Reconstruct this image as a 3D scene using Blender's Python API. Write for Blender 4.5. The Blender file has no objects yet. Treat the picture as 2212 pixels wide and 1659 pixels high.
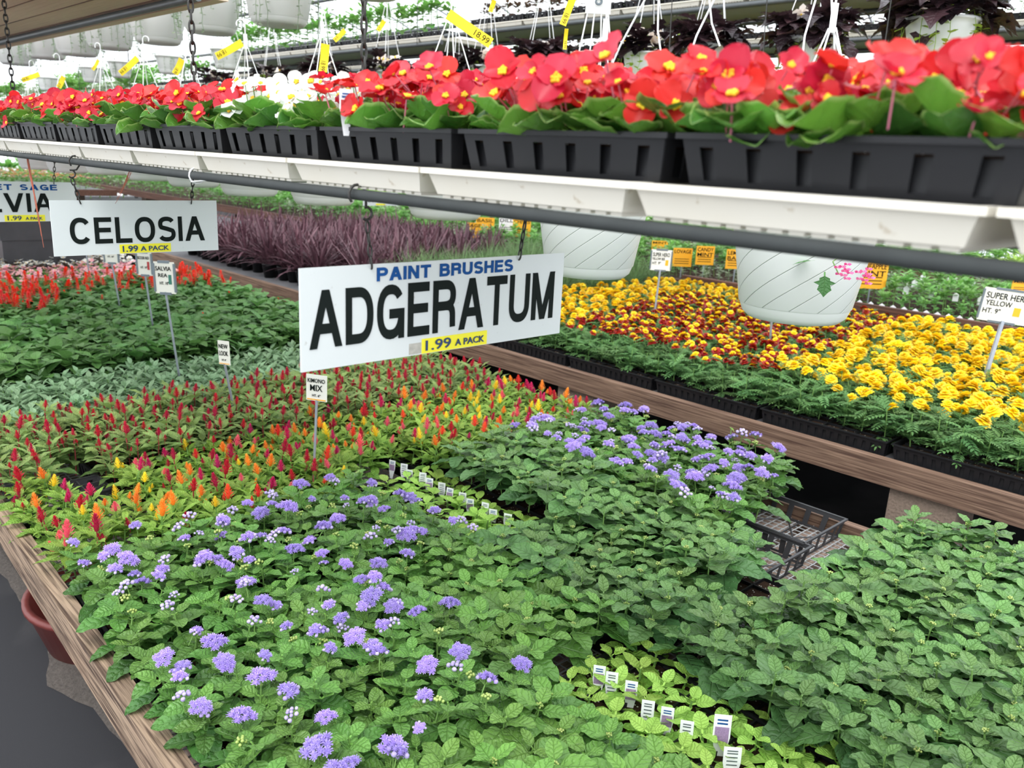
import bpy, math, random
import numpy as np
from mathutils import Matrix, Vector

C = bpy.context.scene.collection
rnd = random.Random(7)
CZ = 1.5                      # eye height above the floor; all heights below are written relative to the eye

# ------------------------------------------------------------------ camera
IMW, IMH = 2212, 1659
CX, CY = 1106.0, 829.5
_v1 = np.array([-690.0, 250.0]); _v2 = np.array([3050.0, 250 + .05 * 3740])
_a = _v1 - (CX, CY); _b = _v2 - (CX, CY)
FPX = math.sqrt(-(_a @ _b))
_Y = np.array([_a[0], -_a[1], -FPX]); _X = np.array([_b[0], -_b[1], -FPX])
_X /= np.linalg.norm(_X); _Y /= np.linalg.norm(_Y)
RM = np.array([_X, _Y, np.cross(_X, _Y)])
def ray(px, py): return RM @ np.array([px - CX, -(py - CY), -FPX])
def atz(px, py, z): d = ray(px, py); return d * (z / d[2])
def atx(px, py, x): d = ray(px, py); return d * (x / d[0])
def aty(px, py, y): d = ray(px, py); return d * (y / d[1])
def proj(x, y, z):
    q = RM.T @ np.array([x, y, z])
    if q[2] > -.05: return (-9999, -9999)
    return (CX + FPX * q[0] / -q[2], CY - FPX * q[1] / -q[2])
def inview(x, y, z, m=110):
    p = proj(x, y, z); return -m < p[0] < IMW + m and -m < p[1] < IMH + m

cam_d = bpy.data.cameras.new('camera'); cam = bpy.data.objects.new('camera', cam_d); C.objects.link(cam)
cam_d.sensor_width = 36; cam_d.lens = FPX / IMW * 36; cam_d.clip_start = .02; cam_d.clip_end = 200
M4 = Matrix.Identity(4)
for i in range(3):
    for j in range(3): M4[i][j] = RM[i, j]
M4[2][3] = CZ
cam.matrix_world = M4
cam_d.dof.use_dof = True; cam_d.dof.focus_distance = 1.75; cam_d.dof.aperture_fstop = 7.0
S = bpy.context.scene
S.camera = cam
S.view_settings.view_transform = 'Standard'; S.view_settings.look = 'None'
S.view_settings.gamma = 1; S.view_settings.use_curve_mapping = False
S.view_settings.exposure = 0.0
S.cycles.max_bounces = 8; S.cycles.transparent_max_bounces = 12
S.cycles.diffuse_bounces = 4; S.cycles.transmission_bounces = 4

# ------------------------------------------------------------------ sky (bright overcast) and a soft sun through it
W = bpy.data.worlds.new('overcast'); S.world = W; W.use_nodes = True
bg = W.node_tree.nodes['Background']; bg.inputs[0].default_value = (.93, .97, 1, 1); bg.inputs[1].default_value = 2.3
sd = bpy.data.lights.new('sun', 'SUN'); sd.energy = 3.0; sd.angle = math.radians(30); sd.color = (1, .97, .92)
so = bpy.data.objects.new('sun', sd); C.objects.link(so); so.rotation_euler = (math.radians(18), math.radians(-28), 0); so.location = (0, 0, 8)

# ------------------------------------------------------------------ materials
def new_mat(name):
    m = bpy.data.materials.new(name); m.use_nodes = True
    nt = m.node_tree; b = nt.nodes['Principled BSDF']; return m, nt, b
def N(nt, t, **k):
    n = nt.nodes.new(t)
    for a, v in k.items():
        if a.startswith('i_'):
            n.inputs[int(a[2:]) if a[2:].isdigit() else a[2:]].default_value = v
        else: setattr(n, a, v)
    return n
def mathn(nt, op, a, b=None, clamp=False):
    n = nt.nodes.new('ShaderNodeMath'); n.operation = op; n.use_clamp = clamp
    for i, v in enumerate((a, b)):
        if v is None: continue
        if isinstance(v, (int, float)): n.inputs[i].default_value = v
        else: nt.links.new(v, n.inputs[i])
    return n.outputs[0]
def mixc(nt, fac, a, b):
    n = nt.nodes.new('ShaderNodeMix'); n.data_type = 'RGBA'
    for s, v in ((n.inputs['Factor'], fac), (n.inputs[6], a), (n.inputs[7], b)):
        if isinstance(v, (int, float)): s.default_value = v
        elif isinstance(v, tuple): s.default_value = (*v, 1) if len(v) == 3 else v
        else: nt.links.new(v, s)
    return n.outputs[2]
def plain(name, col, rough=.5, metal=0, var=0.0, scale=20, bump=0, spec=.5):
    m, nt, b = new_mat(name)
    b.inputs['Roughness'].default_value = rough; b.inputs['Metallic'].default_value = metal
    b.inputs['Specular IOR Level'].default_value = spec
    b.inputs['Base Color'].default_value = (*col, 1)
    if var or bump:
        tc = N(nt, 'ShaderNodeTexCoord'); no = N(nt, 'ShaderNodeTexNoise'); no.inputs['Scale'].default_value = scale
        no.inputs['Detail'].default_value = 6
        nt.links.new(tc.outputs['Object'], no.inputs['Vector'])
        if var:
            dk = tuple(c * (1 - var) for c in col); lt = tuple(min(1, c * (1 + var * .5)) for c in col)
            nt.links.new(mixc(nt, no.outputs['Fac'], dk, lt), b.inputs['Base Color'])
        if bump:
            bn = N(nt, 'ShaderNodeBump'); bn.inputs['Strength'].default_value = bump; bn.inputs['Distance'].default_value = .004
            nt.links.new(no.outputs['Fac'], bn.inputs['Height']); nt.links.new(bn.outputs[0], b.inputs['Normal'])
    return m
def leafmat(name, dark, light, vein=.35, rough=.5, trans=.28, hue=.02, nv=6, bumpd=.0025, slope=1.1, edge=None):
    m, nt, b = new_mat(name)
    uv = N(nt, 'ShaderNodeUVMap'); sep = N(nt, 'ShaderNodeSeparateXYZ'); nt.links.new(uv.outputs[0], sep.inputs[0])
    at = N(nt, 'ShaderNodeAttribute', attribute_name='tint')
    oi = N(nt, 'ShaderNodeObjectInfo')
    s = mathn(nt, 'ABSOLUTE', mathn(nt, 'SUBTRACT', mathn(nt, 'MULTIPLY', sep.outputs[0], 2.0), 1.0))
    wn = N(nt, 'ShaderNodeTexNoise'); wn.inputs['Scale'].default_value = 3.5; wn.inputs['Detail'].default_value = 3
    wm = N(nt, 'ShaderNodeMapping'); nt.links.new(uv.outputs[0], wm.inputs[0]); wv = N(nt, 'ShaderNodeCombineXYZ'); nt.links.new(mathn(nt, 'MULTIPLY', oi.outputs['Random'], 30.0), wv.inputs[0]); nt.links.new(mathn(nt, 'MULTIPLY', at.outputs['Fac'], 17.0), wv.inputs[1]); nt.links.new(wv.outputs[0], wm.inputs[1]); nt.links.new(wm.outputs[0], wn.inputs[0])
    wob = mathn(nt, 'MULTIPLY', mathn(nt, 'SUBTRACT', wn.outputs['Fac'], .5), 1.6)
    ph = mathn(nt, 'FRACT', mathn(nt, 'ADD', wob, mathn(nt, 'SUBTRACT', mathn(nt, 'MULTIPLY', sep.outputs[1], float(nv)), mathn(nt, 'MULTIPLY', s, slope))))
    tri = mathn(nt, 'ABSOLUTE', mathn(nt, 'SUBTRACT', ph, .5))          # 0 mid panel, .5 vein
    sv = mathn(nt, 'MULTIPLY', mathn(nt, 'SUBTRACT', tri, .36, ), 7.0, True)
    mid = mathn(nt, 'SUBTRACT', 1.0, mathn(nt, 'MULTIPLY', s, 14.0), True)
    vv = mathn(nt, 'MAXIMUM', mathn(nt, 'MULTIPLY', sv, .55), mid)
    col = mixc(nt, at.outputs['Fac'], dark, light)
    lightv = tuple(min(1, c * 1.5 + .03) for c in light)
    col = mixc(nt, mathn(nt, 'MULTIPLY', vv, vein), col, lightv)
    if edge:
        col = mixc(nt, mathn(nt, 'MULTIPLY', mathn(nt, 'SUBTRACT', s, .86), 9.0, True), col, edge)
    hs = N(nt, 'ShaderNodeHueSaturation')
    nt.links.new(mathn(nt, 'ADD', .5 - hue / 2, mathn(nt, 'MULTIPLY', oi.outputs['Random'], hue)), hs.inputs['Hue'])
    nt.links.new(mathn(nt, 'ADD', .82, mathn(nt, 'MULTIPLY', oi.outputs['Random'], .36)), hs.inputs['Value'])
    nt.links.new(col, hs.inputs['Color'])
    nt.links.new(hs.outputs[0], b.inputs['Base Color'])
    b.inputs['Roughness'].default_value = rough; b.inputs['Specular IOR Level'].default_value = .45
    tc = N(nt, 'ShaderNodeTexCoord'); no = N(nt, 'ShaderNodeTexNoise'); no.inputs['Scale'].default_value = 260
    nt.links.new(tc.outputs['Object'], no.inputs['Vector'])
    h = mathn(nt, 'SUBTRACT', mathn(nt, 'MULTIPLY', no.outputs['Fac'], .35), mathn(nt, 'MULTIPLY', vv, 1.0))
    h = mathn(nt, 'ADD', mathn(nt, 'SUBTRACT', h, mathn(nt, 'MULTIPLY', tri, .9)), mathn(nt, 'MULTIPLY', wn.outputs['Fac'], 1.2))
    bn = N(nt, 'ShaderNodeBump'); bn.inputs['Strength'].default_value = .8; bn.inputs['Distance'].default_value = bumpd
    nt.links.new(h, bn.inputs['Height']); nt.links.new(bn.outputs[0], b.inputs['Normal'])
    tr = N(nt, 'ShaderNodeBsdfTranslucent'); mx = N(nt, 'ShaderNodeMixShader'); mx.inputs[0].default_value = trans
    nt.links.new(mixc(nt, .5, hs.outputs[0], tuple(min(1, c * 1.4) for c in light)), tr.inputs['Color'])
    nt.links.new(bn.outputs[0], tr.inputs['Normal'])
    out = nt.nodes['Material Output']
    nt.links.new(b.outputs[0], mx.inputs[1]); nt.links.new(tr.outputs[0], mx.inputs[2]); nt.links.new(mx.outputs[0], out.inputs[0])
    return m
def petalmat(name, col, col2=None, trans=.3, rough=.45, hue=.015):
    m, nt, b = new_mat(name)
    at = N(nt, 'ShaderNodeAttribute', attribute_name='tint'); oi = N(nt, 'ShaderNodeObjectInfo')
    c = mixc(nt, at.outputs['Fac'], col, col2 or tuple(min(1, x * 1.3) for x in col))
    hs = N(nt, 'ShaderNodeHueSaturation'); nt.links.new(c, hs.inputs['Color'])
    nt.links.new(mathn(nt, 'ADD', .5 - hue / 2, mathn(nt, 'MULTIPLY', oi.outputs['Random'], hue)), hs.inputs['Hue'])
    nt.links.new(mathn(nt, 'ADD', .88, mathn(nt, 'MULTIPLY', oi.outputs['Random'], .2)), hs.inputs['Value'])
    nt.links.new(hs.outputs[0], b.inputs['Base Color']); b.inputs['Roughness'].default_value = rough
    tr = N(nt, 'ShaderNodeBsdfTranslucent'); nt.links.new(hs.outputs[0], tr.inputs['Color'])
    mx = N(nt, 'ShaderNodeMixShader'); mx.inputs[0].default_value = trans
    out = nt.nodes['Material Output']
    nt.links.new(b.outputs[0], mx.inputs[1]); nt.links.new(tr.outputs[0], mx.inputs[2]); nt.links.new(mx.outputs[0], out.inputs[0])
    return m
def woodmat(name, c1, c2, c3, axis='Y', scale=1.0, contrast=1.0):
    m, nt, b = new_mat(name)
    tc = N(nt, 'ShaderNodeTexCoord'); mp = N(nt, 'ShaderNodeMapping')
    sc = {'X': (1.6, 60, 60), 'Y': (60, 1.6, 60), 'Z': (60, 60, 1.6)}[axis]
    mp.inputs['Scale'].default_value = tuple(s * scale for s in sc)
    nt.links.new(tc.outputs['Object'], mp.inputs[0])
    n1 = N(nt, 'ShaderNodeTexNoise'); n1.inputs['Scale'].default_value = 2.2; n1.inputs['Detail'].default_value = 8; n1.inputs['Distortion'].default_value = .6
    nt.links.new(mp.outputs[0], n1.inputs[0])
    n2 = N(nt, 'ShaderNodeTexNoise'); n2.inputs['Scale'].default_value = 5; n2.inputs['Detail'].default_value = 4
    nt.links.new(tc.outputs['Object'], n2.inputs[0])
    r = N(nt, 'ShaderNodeValToRGB'); r.color_ramp.elements[0].position = .5 - .16 / contrast; r.color_ramp.elements[1].position = .5 + .14 / contrast
    r.color_ramp.elements[0].color = (*c1, 1); r.color_ramp.elements[1].color = (*c2, 1)
    nt.links.new(n1.outputs['Fac'], r.inputs[0])
    col = mixc(nt, mathn(nt, 'MULTIPLY', mathn(nt, 'SUBTRACT', n2.outputs['Fac'], .42), 2.5, True), r.outputs[0], c3)
    nt.links.new(mixc(nt, .45, r.outputs[0], col), b.inputs['Base Color']); b.inputs['Roughness'].default_value = .8
    bn = N(nt, 'ShaderNodeBump'); bn.inputs['Strength'].default_value = .7; bn.inputs['Distance'].default_value = .004
    nt.links.new(n1.outputs['Fac'], bn.inputs['Height']); nt.links.new(bn.outputs[0], b.inputs['Normal'])
    return m

G = {}
G['ager'] = leafmat('leaf_ageratum', (.048, .155, .034), (.175, .360, .065), vein=.15, nv=5, rough=.36, trans=.2, bumpd=.003)
G['agerd'] = leafmat('leaf_ageratum_deep', (.045, .135, .045), (.160, .310, .080), vein=.14, nv=5, rough=.36, trans=.2, bumpd=.003)
G['seed'] = leafmat('leaf_seedling', (.24, .46, .07), (.42, .66, .12), vein=.2)
G['celr'] = leafmat('leaf_celosia_red', (.10, .20, .055), (.30, .42, .12), vein=.3, nv=8)
G['celm'] = leafmat('leaf_celosia_lime', (.12, .28, .035), (.32, .50, .08), vein=.25, nv=8)
G['gray'] = leafmat('leaf_gray_green', (.12, .25, .12), (.30, .46, .26), vein=.3, nv=6, rough=.6)
G['salv'] = leafmat('leaf_salvia', (.045, .130, .035), (.125, .28, .07), vein=.25, nv=6)
G['mari'] = leafmat('leaf_marigold', (.075, .20, .058), (.21, .40, .12), vein=.05)
G['bego'] = leafmat('leaf_begonia', (.030, .115, .022), (.12, .30, .035), vein=.12, nv=4, rough=.3, edge=(.35, .5, .15), bumpd=.001)
G['bronze'] = leafmat('leaf_bronze', (.045, .02, .018), (.12, .07, .04), vein=.1, rough=.35)
G['dark'] = leafmat('leaf_dark_begonia', (.016, .010, .014), (.07, .035, .04), vein=.15, rough=.3, trans=.12)
G['lime'] = leafmat('leaf_chartreuse', (.33, .50, .04), (.55, .72, .10), vein=.1)
G['silver'] = leafmat('leaf_silver', (.22, .32, .18), (.42, .50, .34), vein=.1)
G['herb'] = leafmat('leaf_herb', (.07, .23, .045), (.22, .46, .10), vein=.2)
G['grass'] = leafmat('leaf_grass', (.07, .16, .05), (.22, .34, .14), vein=.05, nv=1, bumpd=.0005)
G['spike'] = leafmat('leaf_spike', (.055, .020, .030), (.20, .095, .12), vein=.2, nv=1, bumpd=.0005, rough=.35, trans=.1, hue=.01)
P_ = {}
P_['purple'] = petalmat('bloom_periwinkle', (.26, .16, .58), (.54, .42, .86), trans=.2, rough=.7)
P_['pale'] = petalmat('bud_lilac_white', (.36, .26, .66), (.66, .58, .80), trans=.2)
P_['gbud'] = petalmat('bud_yellow_green', (.30, .44, .08), (.52, .60, .20), trans=.2)
P_['crim'] = petalmat('plume_crimson', (.42, .006, .035), (.68, .02, .07), trans=.2, rough=.6)
P_['mag'] = petalmat('plume_magenta', (.50, .005, .10), (.80, .04, .20), trans=.2, rough=.6)
P_['yel'] = petalmat('plume_yellow', (.90, .62, .02), (1, .85, .10), trans=.3, rough=.6)
P_['ora'] = petalmat('plume_orange', (.90, .25, .02), (1, .45, .08), trans=.3, rough=.6)
P_['redp'] = petalmat('plume_red', (.80, .05, .03), (.95, .12, .06), trans=.3, rough=.6)
P_['pinkp'] = petalmat('plume_pink', (.85, .10, .16), (.95, .25, .25), trans=.3, rough=.6)
P_['scar'] = petalmat('petal_scarlet', (.52, .006, .018), (.80, .035, .055), trans=.35, rough=.4)
P_['white'] = petalmat('petal_white', (.82, .84, .78), (.95, .95, .93), trans=.35)
P_['pink'] = petalmat('petal_pink', (.85, .28, .38), (.95, .55, .62), trans=.3)
P_['stam'] = petalmat('stamen_yellow', (.85, .48, .01), (1, .72, .04), trans=.1, rough=.7)
P_['mgy'] = petalmat('marigold_yellow', (.96, .60, .008), (1, .84, .03), trans=.3)
P_['mgo'] = petalmat('marigold_orange', (.92, .44, .005), (1, .70, .02), trans=.3)
P_['mgr'] = petalmat('marigold_maroon', (.30, .008, .006), (.52, .03, .01), trans=.2)
P_['salr'] = petalmat('salvia_red', (.75, .008, .008), (.95, .05, .03), trans=.3)
P_['blush'] = petalmat('petal_blush', (.92, .75, .62), (.97, .88, .80), trans=.3)
P_['hot'] = petalmat('petal_hot_pink', (.75, .08, .30), (.92, .25, .50), trans=.3)
STEMG = plain('stem_green', (.16, .30, .07), .6); STEMR = plain('stem_red', (.30, .03, .04), .5)
BLACK = plain('black_plastic', (.013, .013, .015), .45, var=.35, scale=9, spec=.3)
BLACKS = plain('black_plastic_dusty', (.045, .045, .050), .5, var=.4, scale=14)
def soil_mat():
    m, nt, b = new_mat('potting_mix'); tc = N(nt, 'ShaderNodeTexCoord'); n1 = N(nt, 'ShaderNodeTexNoise'); vo = N(nt, 'ShaderNodeTexVoronoi'); n1.inputs['Scale'].default_value = 160; vo.inputs['Scale'].default_value = 170
    nt.links.new(tc.outputs['Object'], n1.inputs[0]); nt.links.new(tc.outputs['Object'], vo.inputs[0])
    c = mixc(nt, n1.outputs['Fac'], (.012, .007, .005), (.060, .034, .022)); sp_ = N(nt, 'ShaderNodeSeparateXYZ'); nt.links.new(vo.outputs['Color'], sp_.inputs[0])
    pk_ = mathn(nt, 'MULTIPLY', mathn(nt, 'GREATER_THAN', sp_.outputs[0], .86), mathn(nt, 'LESS_THAN', vo.outputs['Distance'], .32))
    nt.links.new(mixc(nt, pk_, c, (.55, .52, .48)), b.inputs['Base Color']); b.inputs['Roughness'].default_value = 1; b.inputs['Specular IOR Level'].default_value = .1; return m
SOIL = soil_mat()
WHITEP = plain('white_plastic', (.74, .75, .72), .4, var=.06, scale=3)
GREYP = plain('pale_grey_plastic', (.62, .62, .60), .45, var=.05, scale=3)
METAL = plain('galvanised_pipe', (.11, .12, .125), .45, metal=.4, var=.3, scale=25)
STEEL = plain('bright_steel', (.45, .46, .47), .35, metal=.8, var=.2, scale=30)
CHAIN = plain('dark_chain', (.05, .048, .045), .45, metal=.7)
STAKE = plain('grey_stake', (.34, .37, .42), .45, metal=.5, var=.3, scale=20)
WIREW = plain('hanger_white', (.80, .80, .80), .4)
INK = plain('black_ink', (.008, .012, .011), .8, spec=.12); INKB = plain('blue_ink', (.008, .070, .25), .7, spec=.15)
NAVY = plain('navy_marker', (.01, .04, .13), .6)
CARD = plain('cream_card', (.80, .78, .70), .6, var=.04, scale=8); TAGW = plain('white_tag', (.88, .88, .90), .5)
YEL = plain('yellow_tag', (.88, .66, .015), .55); YELS = plain('yellow_sticker', (.86, .78, .02), .55)
ORG = plain('orange_card', (.90, .42, .015), .6); PHOTO = plain('printed_photo', (.40, .26, .46), .5, var=.6, scale=400)
PIPED = plain('dark_pipe', (.05, .055, .055), .75, var=.3, scale=25, spec=.2)
PHOTOR = plain('printed_red_photo', (.55, .03, .03), .5, var=.7, scale=300)
GREENT = plain('tag_green', (.03, .17, .12), .5); DARKGREY = plain('frame_grey', (.16, .19, .21), .4, metal=.5)
def tray_mat():
    m, nt, b = new_mat('cream_tray'); tc = N(nt, 'ShaderNodeTexCoord'); n1 = N(nt, 'ShaderNodeTexNoise'); n2 = N(nt, 'ShaderNodeTexNoise')
    n1.inputs['Scale'].default_value = 7; n1.inputs['Detail'].default_value = 7; n2.inputs['Scale'].default_value = 70; n2.inputs['Detail'].default_value = 3
    nt.links.new(tc.outputs['Object'], n1.inputs[0]); nt.links.new(tc.outputs['Object'], n2.inputs[0])
    c = mixc(nt, n1.outputs['Fac'], (.80, .77, .70), (.70, .64, .52))
    c = mixc(nt, mathn(nt, 'MULTIPLY', mathn(nt, 'SUBTRACT', n2.outputs['Fac'], .68), 6.0, True), c, (.42, .32, .20))
    nt.links.new(c, b.inputs['Base Color']); b.inputs['Roughness'].default_value = .5; return m
CREAM = tray_mat()
def sign_mat():
    m, nt, b = new_mat('painted_sign_white'); tc = N(nt, 'ShaderNodeTexCoord'); n1 = N(nt, 'ShaderNodeTexNoise'); n2 = N(nt, 'ShaderNodeTexNoise')
    n1.inputs['Scale'].default_value = 6; n1.inputs['Detail'].default_value = 4; n2.inputs['Scale'].default_value = 90; n2.inputs['Detail'].default_value = 5
    nt.links.new(tc.outputs['Object'], n1.inputs[0]); nt.links.new(tc.outputs['Object'], n2.inputs[0])
    c = mixc(nt, n1.outputs['Fac'], (.56, .60, .60), (.66, .69, .69))
    c = mixc(nt, mathn(nt, 'MULTIPLY', mathn(nt, 'SUBTRACT', n2.outputs['Fac'], .70), 7.0, True), c, (.33, .31, .28))
    nt.links.new(c, b.inputs['Base Color']); b.inputs['Roughness'].default_value = .35; return m
SIGNW = sign_mat()
RAILW = woodmat('weathered_rail_wood', (.060, .032, .020), (.36, .255, .175), (.27, .175, .115), contrast=1.4)
RAILB = woodmat('brown_rail_wood', (.070, .034, .022), (.27, .170, .115), (.12, .062, .038))
BROWNB = woodmat('brown_board_wood', (.05, .020, .012), (.15, .065, .04), (.09, .038, .024), scale=.5)
PLY = woodmat('plywood_underside', (.62, .44, .34), (.74, .56, .45), (.68, .5, .4), contrast=.5)
BLOCK = plain('cinder_block', (.27, .20, .155), .95, var=.45, scale=110, bump=.8)
def floor_mat():
    m, nt, b = new_mat('ground_cloth'); b.inputs['Specular IOR Level'].default_value = .15; tc = N(nt, 'ShaderNodeTexCoord'); n1 = N(nt, 'ShaderNodeTexNoise'); n2 = N(nt, 'ShaderNodeTexNoise')
    n1.inputs['Scale'].default_value = 1.6; n1.inputs['Detail'].default_value = 8; n1.inputs['Distortion'].default_value = .4
    n2.inputs['Scale'].default_value = 500
    nt.links.new(tc.outputs['Object'], n1.inputs[0]); nt.links.new(tc.outputs['Object'], n2.inputs[0])
    c = mixc(nt, mathn(nt, 'MULTIPLY', mathn(nt, 'SUBTRACT', n1.outputs['Fac'], .50), 5.0, True), (.036, .036, .040), (.075, .072, .075))
    nt.links.new(c, b.inputs['Base Color']); b.inputs['Roughness'].default_value = .75
    bn = N(nt, 'ShaderNodeBump'); bn.inputs['Strength'].default_value = .3; bn.inputs['Distance'].default_value = .001
    nt.links.new(n2.outputs['Fac'], bn.inputs['Height']); nt.links.new(bn.outputs[0], b.inputs['Normal']); return m
FLOOR = floor_mat()
DIRT = plain('grey_dirt', (.10, .085, .075), 1, var=.6, scale=90, bump=1)
CLOTH = plain('grey_cloth', (.13, .13, .14), .9, var=.3, scale=40)
TERRA = plain('dark_red_plastic', (.17, .035, .03), .5, var=.3, scale=10)
def film_mat():
    m, nt, b = new_mat('poly_film'); nt.nodes.remove(b)
    tr = N(nt, 'ShaderNodeBsdfTransparent'); tl = N(nt, 'ShaderNodeBsdfTranslucent'); tr.inputs[0].default_value = (.97, .98, 1, 1); tl.inputs[0].default_value = (.95, .96, .97, 1)
    mx = N(nt, 'ShaderNodeMixShader'); mx.inputs[0].default_value = .25
    nt.links.new(tr.outputs[0], mx.inputs[1]); nt.links.new(tl.outputs[0], mx.inputs[2]); nt.links.new(mx.outputs[0], nt.nodes['Material Output'].inputs[0]); return m
FILM = film_mat()
def spiral_mat():
    m, nt, b = new_mat('white_pot_spiral'); tc = N(nt, 'ShaderNodeTexCoord'); sp = N(nt, 'ShaderNodeSeparateXYZ'); nt.links.new(tc.outputs['Object'], sp.inputs[0])
    ang = mathn(nt, 'ARCTAN2', sp.outputs[1], sp.outputs[0])
    ph = mathn(nt, 'FRACT', mathn(nt, 'ADD', mathn(nt, 'MULTIPLY', ang, 13 / (2 * math.pi)), mathn(nt, 'MULTIPLY', sp.outputs[2], -20.0)))
    g = mathn(nt, 'MULTIPLY', mathn(nt, 'SUBTRACT', mathn(nt, 'ABSOLUTE', mathn(nt, 'SUBTRACT', ph, .5)), .46), 25.0, True)
    low = mathn(nt, 'GREATER_THAN', sp.outputs[2], .032)
    g = mathn(nt, 'MULTIPLY', g, low)
    nt.links.new(mixc(nt, g, (.72, .74, .72), (.50, .53, .50)), b.inputs['Base Color']); b.inputs['Roughness'].default_value = .4
    bn = N(nt, 'ShaderNodeBump'); bn.inputs['Strength'].default_value = .6; bn.inputs['Distance'].default_value = .003; bn.invert = True
    nt.links.new(g, bn.inputs['Height']); nt.links.new(bn.outputs[0], b.inputs['Normal']); return m
SPIRAL = spiral_mat()

# ------------------------------------------------------------------ mesh builder
class MB:
    def __init__(s): s.V = []; s.F = []; s.FM = []; s.UV = []; s.T = []; s.n = 0; s.mats = []
    def mi(s, m):
        if m not in s.mats: s.mats.append(m)
        return s.mats.index(m)
    def add(s, V, F, m, uv=None, tint=0.0):
        V = np.asarray(V, float); n = len(V)
        for f in (F if isinstance(F, list) and isinstance(F[0], np.ndarray) else [F]):
            f = np.asarray(f, int)
            s.F.append(f + s.n); s.FM.append(np.full(len(f), s.mi(m)))
        s.V.append(V); s.UV.append(np.zeros((n, 2)) if uv is None else np.asarray(uv, float))
        s.T.append(np.full(n, tint) if np.isscalar(tint) else np.asarray(tint, float)); s.n += n
    def box(s, x0, x1, y0, y1, z0, z1, m, M=None):
        V = np.array([(x, y, z) for x in (x0, x1) for y in (y0, y1) for z in (z0, z1)], float)
        if M is not None: V = V @ M[:3, :3].T + M[:3, 3]
        s.add(V, [(0, 1, 3, 2), (4, 6, 7, 5), (0, 4, 5, 1), (2, 3, 7, 6), (0, 2, 6, 4), (1, 5, 7, 3)], m)
        s.F[-1] = s.F[-1]
    def tube(s, pts, r, m, n=6, cap=True):
        pts = [np.array(p, float) for p in pts]; k = len(pts); V = []
        rr = r if hasattr(r, '__len__') else [r] * k
        up = None
        for i, p in enumerate(pts):
            d = pts[min(i + 1, k - 1)] - pts[max(i - 1, 0)]; d /= (np.linalg.norm(d) + 1e-12)
            if up is None: up = np.array([0, 0, 1.]) if abs(d[2]) < .9 else np.array([1., 0, 0])
            a = np.cross(d, up); a /= (np.linalg.norm(a) + 1e-12); b = np.cross(a, d); up = b
            for j in range(n):
                t = 2 * math.pi * j / n; V.append(p + rr[i] * (math.cos(t) * a + math.sin(t) * b))
        F = [(i * n + j, i * n + (j + 1) % n, (i + 1) * n + (j + 1) % n, (i + 1) * n + j) for i in range(k - 1) for j in range(n)]
        s.add(V, F, m)
        if cap: s.add(V[:n] + V[-n:], [np.array([list(range(n))[::-1]]), np.array([list(range(n, 2 * n))])], m)
    def lathe(s, prof, m, n=28, c=(0, 0, 0)):
        V = []; k = len(prof)
        for r, z in prof:
            for j in range(n):
                t = 2 * math.pi * j / n; V.append((c[0] + r * math.cos(t), c[1] + r * math.sin(t), c[2] + z))
        F = [(i * n + j, i * n + (j + 1) % n, (i + 1) * n + (j + 1) % n, (i + 1) * n + j) for i in range(k - 1) for j in range(n)]
        s.add(V, F, m)
    def merge(s, o, M=None, dt=0):
        base = [s.mi(m) for m in o.mats]
        V = np.concatenate(o.V)
        if M is not None: V = V @ M[:3, :3].T + M[:3, 3]
        for f, fm in zip(o.F, o.FM):
            s.F.append(f + s.n); s.FM.append(np.array([base[i] for i in fm]))
        s.V.append(V); s.UV.append(np.concatenate(o.UV)); s.T.append(np.clip(np.concatenate(o.T) + dt, 0, 1)); s.n += len(V)
    def mesh(s, name, smooth=True):
        me = bpy.data.meshes.new(name)
        V = np.concatenate(s.V); loops = np.concatenate([f.ravel() for f in s.F]); tot = np.concatenate([np.full(len(f), f.shape[1]) for f in s.F])
        start = np.concatenate([[0], np.cumsum(tot)[:-1]])
        me.vertices.add(len(V)); me.vertices.foreach_set('co', V.ravel())
        me.loops.add(len(loops)); me.loops.foreach_set('vertex_index', loops)
        me.polygons.add(len(tot)); me.polygons.foreach_set('loop_start', start)
        me.polygons.foreach_set('material_index', np.concatenate(s.FM).astype(int))
        me.polygons.foreach_set('use_smooth', np.full(len(tot), bool(smooth)))
        uvl = me.uv_layers.new(name='UVMap'); uvl.data.foreach_set('uv', np.concatenate(s.UV)[loops].ravel())
        at = me.attributes.new('tint', 'FLOAT', 'POINT'); at.data.foreach_set('value', np.concatenate(s.T))
        for m in s.mats: me.materials.append(m)
        me.update(calc_edges=True); me.validate(); return me
def obj(name, me, parent=None, loc=(0, 0, 0), rot=(0, 0, 0), sc=1):
    if isinstance(me, MB): me = me.mesh(name, smooth=False)
    o = bpy.data.objects.new(name, me); C.objects.link(o); o.location = loc; o.rotation_euler = rot
    o.scale = (sc, sc, sc) if np.isscalar(sc) else sc
    if parent: o.parent = parent
    return o
def tag(o, label, cat, group=None, kind=None):
    o['label'] = label; o['category'] = cat; o['kind'] = kind or 'thing'
    if group: o['group'] = group
    return o
def thing(name, label, cat, loc=(0, 0, 0), rot=(0, 0, 0), group=None, sc=1):
    o = bpy.data.objects.new(name, None); C.objects.link(o); o.location = loc; o.rotation_euler = rot; o.scale = (sc, sc, sc); o.empty_display_size = .02
    return tag(o, label, cat, group)
def struct(name, mb, label, cat='structure', smooth=False):
    o = obj(name, mb.mesh(name, smooth)); o['kind'] = 'structure'; o['label'] = label; o['category'] = cat; return o
def solid(o, t, off=0):
    md = o.modifiers.new('s', 'SOLIDIFY'); md.thickness = t; md.offset = off; return o
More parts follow.
